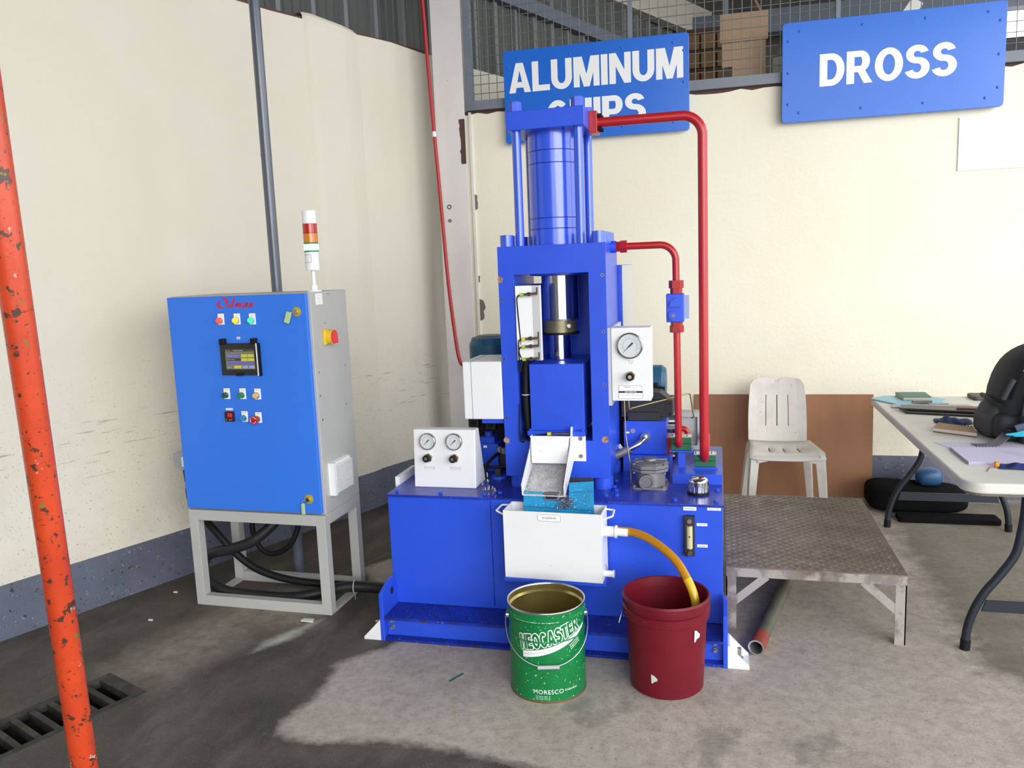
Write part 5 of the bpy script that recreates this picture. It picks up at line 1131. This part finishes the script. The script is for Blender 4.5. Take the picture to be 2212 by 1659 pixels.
    mesh('cover', MB().prism(bp_, 'XY', ZT+.020, ZT+.023), K, b); mesh('pages', MB().prism(bp_, 'XY', ZT+.005, ZT+.020), M('page_white', (.6,.52,.48), .7), b); mesh('back_cover', MB().prism(bp_, 'XY', ZT, ZT+.004), KD, b)
    src = None
    for i in range(11):
        p = Vector((1.055,4.255,ZT+.013)).lerp(Vector((1.167,4.161,ZT+.013)), i/10)
        if src is None: src = mesh('ring', MB(frame(p,(.85,-.52,0))).torus(.013,.0015,12,5), BLACK, b); p0 = p
        else: again(src, b, p-p0)
    LV = M('lavender_paper', (.60,.56,.74), .65); flat('paper_sheet', [(.945,3.905),(.985,3.775),(1.30,3.80),(1.26,3.93)], .0015, LV, 'loose pale lavender sheet beneath the backpack strap', 'paper')
    s = thing('spiral_pad', (1.15,3.64,ZT), 'open lavender spiral pad at the front of the table', 'notepad'); PD = [(.977,3.50),(1.40,3.50),(1.40,3.772),(.977,3.772)]
    mesh('pad', MB().prism(PD, 'XY', ZT, ZT+.010), M('pad_edge', (.45,.40,.55), .7), s); mesh('page', MB().prism(PD, 'XY', ZT+.010, ZT+.0115), LV, s)
    src = None
    for i in range(34):
        x = .985+.0125*i
        if src is None: src = mesh('ring', MB(frame((x,3.770,ZT+.008),(1,0,0))).torus(.0075,.0009,10,4), WHITEM, s); xx = x
        else: again(src, s, (x-xx,0,0))
    hw = MB()
    for i in range(5): hw.add([(1.14+.012*i,3.70-.025*i,ZT+.0119),(1.21+.01*i,3.685-.025*i,ZT+.0119),(1.21+.01*i,3.6835-.025*i,ZT+.0119),(1.14+.012*i,3.6985-.025*i,ZT+.0119)], [(0,1,2,3)])
    mesh('handwriting', hw, INKG, s)
    flat('laptop_sleeve', rrect(1.415,1.66,5.02,5.175,.02,3), .022, M('sleeve_brown', (.09,.075,.065), .6), 'dark brown laptop sleeve at the far end of the table', 'sleeve', bev=.008, seg=3)
desk_items()
def backpack():
    t = thing('backpack', (1.40,4.10,ZT), 'dark grey backpack with cyan trimmed straps on the white table', 'backpack')
    DK = M('pack_charcoal', (.024,.026,.032), .75, bump=(500,.2,.001)); GR = M('pack_grey', (.05,.054,.062), .75, bump=(500,.25,.001)); NV = M('pack_navy', (.014,.022,.038), .7, bump=(500,.2,.001)); CY = M('cyan_trim', (.01,.36,.48), .55)
    def body(x0,x1,y0,y1,z0,z1,lean=.05,e=.55,nu=28,nv=18):
        mb = MB(); c = Vector(((x0+x1)/2,(y0+y1)/2,(z0+z1)/2)); pw = lambda q, p: math.copysign(abs(q)**p, q)
        def fn(u, v):
            a, b = 2*math.pi*u, math.pi*(v-.5); k = math.sin(b); zz = pw(k,.72)
            r = (1-abs(zz)**6*.35) if zz > 0 else (1-abs(zz)**8*.2); cb = pw(math.cos(b), .20)
            tap = 1-.24*max(0,zz)**1.5
            return c+Vector((pw(math.cos(a),e)*cb*(x1-x0)/2*r*tap+lean*(zz+1)/2, pw(math.sin(a),e)*cb*(y1-y0)/2*r*tap, zz*(z1-z0)/2))
        return mb.grid(fn, nu, nv)
    mesh('main_body', body(1.205,1.60,3.93,4.28,ZT,1.165), DK, t); mesh('side_pocket', body(1.175,1.30,3.99,4.22,ZT+.002,.915,.02), GR, t); mesh('back_panel', body(1.29,1.60,3.875,4.02,ZT+.001,1.135,.05), NV, t)
    mesh('pack_base', MB().box(1.205,1.59,3.92,4.26,ZT,ZT+.12), DK, t, bev=.035, seg=4); mesh('pocket_base', MB().box(1.180,1.30,4.0,4.21,ZT,ZT+.11), GR, t, bev=.028, seg=4); mesh('panel_base', MB().box(1.285,1.59,3.872,4.0,ZT,ZT+.13), NV, t, bev=.025, seg=4)
    mesh('reflective_patch', MB().prism([(1.352,1.075),(1.43,1.075),(1.44,1.105),(1.375,1.105)], 'XZ', 3.885, 3.90), M('pack_patch', (.2,.2,.22), .6), t)
    pk = lambda P, r, m, n: mesh(n, MB().tube(spline(P,8), r, 8), m, t)
    pk([(1.222,3.955,.90),(1.205,4.05,.915),(1.205,4.16,.92)], .010, BLACK, 'pocket_hem')
    pk([(1.300,3.912,.76),(1.302,3.905,.88),(1.318,3.90,1.0),(1.345,3.915,1.09),(1.385,3.94,1.135)], .011, M('piping_blue_grey', (.07,.085,.125), .6), 'piping')
    pk([(1.262,3.95,.93),(1.285,3.945,1.02),(1.315,3.955,1.09),(1.345,3.975,1.125)], .004, BLACK, 'zipper'); pk([(1.235,3.965,.93),(1.252,3.95,.985),(1.268,3.945,1.02)], .012, GR, 'pocket_fold'); pk([(1.295,3.925,1.06),(1.312,3.925,1.085),(1.325,3.93,1.10)], .003, M('zip_ochre', (.4,.25,.05), .6), 'zip_pull'); pk([(1.32,3.868,.75),(1.322,3.863,.80),(1.325,3.868,.85)], .006, GR, 'front_webbing')
    for k, (za, m) in enumerate(((.820,CY),(.806,CY))):
        P = spline([(1.215+.03*k,3.835,.797-.006*k),(1.262,3.83,.803-.006*k),(1.325,3.825,.828-.018*k),(1.40,3.82,.895-.02*k),(1.47,3.83,.98)],8); mb = MB()
        for i in range(len(P)-1): pass
        w = [.003+.006*min(1,i/10) for i in range(len(P))]; mb.add([p+Vector((-.004,0,s*q)) for p,q in zip(P,w) for s in (-1,1)], [(2*i,2*i+2,2*i+3,2*i+1) for i in range(len(P)-1)]); mesh('strap_trim', mb, m, t, solid=.008)
    P = spline([(1.255,3.845,.812),(1.33,3.84,.845),(1.41,3.84,.92),(1.48,3.85,1.02),(1.50,3.88,1.1)],8); mb = MB(); mb.add([p+Vector((-s*.010,0,s*.022)) for p in P for s in (-1,1)], [(2*i,2*i+2,2*i+3,2*i+1) for i in range(len(P)-1)]); mesh('shoulder_strap', mb, M('strap_blue_grey', (.06,.08,.14), .7), t, solid=.014)
    mb = MB(); P = spline([(1.235,3.90,.785),(1.20,3.86,.765),(1.165,3.83,.752),(1.125,3.815,.748),(1.09,3.83,.746)],6); mb.add([p+Vector((-.012*s,.018*s,.004*s+.002)) for p in P for s in (-1,1)], [(2*i,2*i+2,2*i+3,2*i+1) for i in range(len(P)-1)]); mesh('webbing_end', mb, M('webbing_grey', (.13,.12,.14), .7), t, solid=.004)
    mesh('buckle', MB().box(1.225,1.255,3.868,3.90,.785,.815), BLACK, t, bev=.004); mesh('zip_tab', MB().bar((1.200,4.10,.93),(1.192,4.09,.90),.008,.004), STEEL, t); mesh('top_loop', MB().tube(spline([(1.35,4.08,1.15),(1.375,4.08,1.185),(1.43,4.08,1.19),(1.46,4.08,1.15)],6),.009,8), M('teal_loop', (.01,.16,.2), .6), t)
backpack()
def under_table():
    mb = MB(); c = Vector((1.20,5.36,.075))
    def fn(u, v):
        a, b = 2*math.pi*u, math.pi*(v-.5); pw = lambda q, p: math.copysign(abs(q)**p, q)
        return c+Vector((pw(math.cos(a),.5)*pw(math.cos(b),.4)*.29, pw(math.sin(a),.5)*pw(math.cos(b),.4)*.15, pw(math.sin(b),.6)*.075+.03*math.exp(-((u-.5)*5)**2)*(b > 0)))
    one('duffel_bag', mb.grid(fn,30,12), FABRIC, 'black fabric bag on the floor under the table', 'bag')
    mb = MB(); c2 = Vector((1.275,5.36,.205))
    one('blue_pouch', mb.ball(c2, 1, 20, 12, (.075,.06,.055), .7), M('blue_nylon', (.02,.08,.2), .4, speck=[((.3,.35,.45), 40, .68, .72)]), 'shiny blue pouch on top of the black bag', 'pouch')
    one('black_tray', MB().prism(rrect(1.05,1.60,5.05,5.18,.02,3), 'XY', 0, .03), FABRIC, 'flat black tray on the floor behind the table legs', 'tray', bev=.004)
    one('cardboard_scrap', MB().box(1.80,1.98,4.95,5.1,0,.12), M('cardboard', (.42,.28,.15), .8), 'tan cardboard box on the floor beyond the table', 'box')
under_table()

# ------------------------------------------------------------------ pipes and cords on the walls
def orange_post():
    a, b = Vector((-1.560,1.564,0)), Vector((-1.3515,1.309,2.25)); d = (b-a).normalized()
    OR = M('orange_paint', (.56,.058,.014), .34, coat=.2, var=[((.46,.042,.014), 6, .4, .7), ((.07,.03,.02), 34, .60, .63), ((.13,.17,.02), 24, .645, .66), ((.5,.36,.30), 22, .66, .672), ((.05,.03,.025), 90, .63, .66)], bump=(50,.25))
    t = thing('orange_pipe', a, 'chipped orange painted steel pipe in the foreground by the drain', 'pipe')
    mesh('barrel', MB().cyl(a, b, .0302, n=40), OR, t)
orange_post()
def wall_runs():
    g = M('grey_conduit_paint', (.085,.10,.135), .3, coat=.4, bump=(30,.1))
    t = thing('conduit_pipe', (-2.18,3.735,0), 'grey vertical conduit pipe rising behind the cabinet', 'pipe')
    mesh('lower_length', MB().cyl((-2.18,3.735,0),(-2.179,3.735,2.20),.0265,n=24), g, t); mesh('upper_length', MB().cyl((-2.179,3.735,2.20),(-2.173,3.735,4.6),.0265,n=24), g, t); mesh('coupling', MB().cyl((-2.179,3.735,2.192),(-2.179,3.735,2.205),.0275,n=24), g, t)
    h = one('red_air_line', MB().tube(spline([(-1.925,5.40,4.2),(-1.90,5.40,3.383),(-1.883,5.40,2.938),(-1.864,5.40,2.513),(-1.850,5.42,2.079),(-1.826,5.42,1.54),(-1.795,5.42,1.151),(-1.762,5.40,.96),(-1.72,5.40,.925),(-1.62,5.45,.92),(-1.50,5.56,.92)],8), .0125, 10), M('red_hose', (.42,.012,.016), .4), 'thin red air line hanging along the white column', 'hose')
    mesh('tape_band', MB().cyl((-1.8645,5.40,2.53),(-1.863,5.40,2.495),.0135,n=12), WHITEM, h)
    one('wall_notice', MB().box(1.43,2.05,5.592,5.598,2.07,2.385), M('notice_white', (.93,.93,.92), .5), 'blank white notice on the wall below the DROSS sign', 'notice')
wall_runs()
def store():
    CB = M('corrugated_card', (.40,.28,.18), .8, var=[((.34,.23,.15), 2, .4, .7)]); G = 'cardboard pieces behind the wire mesh'
    for (x0,x1,z0,z1,y,l) in ((.025,.325,2.99,3.165,5.72,'wide upper cardboard sheet behind the wire mesh'),(.037,.30,2.84,2.995,5.74,'middle cardboard sheet behind the wire mesh'),(.106,.312,2.45,2.992,5.735,'long lower cardboard sheet behind the wire mesh')):
        one('cardboard_sheet', MB().box(x0,x1,y,y+.008,z0,z1), CB, l, 'cardboard', G)
    CR = M('crate_wood', (.20,.11,.04), .7, var=[((.14,.075,.03), 5, .4, .7)]); t = thing('wooden_crate', (-.11,6.75,2.45), 'brown slatted crate seen through the mesh beside the sign', 'crate')
    for k in range(6):
        for a in (-.23,-.11,.01): mesh('slat', MB().box(a,a+.105,6.60,6.62,2.50+.135*k,2.605+.135*k), CR, t)
    mesh('crate_body', MB().box(-.23,.115,6.62,6.9,2.45,3.33), M('crate_dark', (.06,.035,.02), .8), t)
    one('store_post', MB().box(.055,.085,6.2,6.23,2.45,4.9), STEELGREY, 'grey steel post behind the crate', 'post')
    for i, (x0,x1,z0,z1,l) in enumerate(((.36,.62,2.45,2.72,'lower pale carton behind the mesh'),(.37,.60,2.73,2.93,'upper pale carton behind the mesh'))): one('pale_carton', MB().box(x0,x1,6.0,6.3,z0,z1), M('carton_pale_%d' % i, (.42,.42,.36), .7), l, 'carton', 'pale cartons behind the mesh', bev=.004)
    one('opening_strip', MB().bar((1.42,7.6,3.36),(1.60,7.6,3.62),.10,.02,up=(0,1,0)), M('opening_white', (.75,.74,.7), .5), 'tilted white strip for a bright opening behind the mesh above the DROSS sign', 'panel')  # white bar drawn in place of a bright strip opening
    one('dark_cabinet', MB().box(2.3,3.6,8.0,8.4,2.45,3.35), M('store_black', (.012,.013,.02), .6), 'black cabinet behind the mesh beyond the DROSS sign', 'cabinet', bev=.01)
store()
def debris():
    P = M('light_scrap', (.7,.69,.66), .7)
    for i, (x,y,s,l) in enumerate(((-1.86,3.22,.028,'scrap of pale wood on the floor before the cabinet'),(-2.62,3.10,.010,'tiny white pebble on the dark floor by the drain'),(-2.72,3.42,.010,'small white paper bit near the grey wall band'))):
        one('scrap' if i == 0 else 'pebble', MB().prism([(x-s,y-s*.4),(x+s*1.3,y-s*.5),(x+s,y+s*.5),(x-s*.8,y+s*.4)], 'XY', 0, .006), P, l, 'scrap')
    one('green_strip', MB().bar((-1.02,2.80,.0012),(-.985,2.87,.0012),.008,.002), M('green_scrap', (.02,.12,.08), .6), 'thin green strip lying on the light concrete', 'strip')
debris()
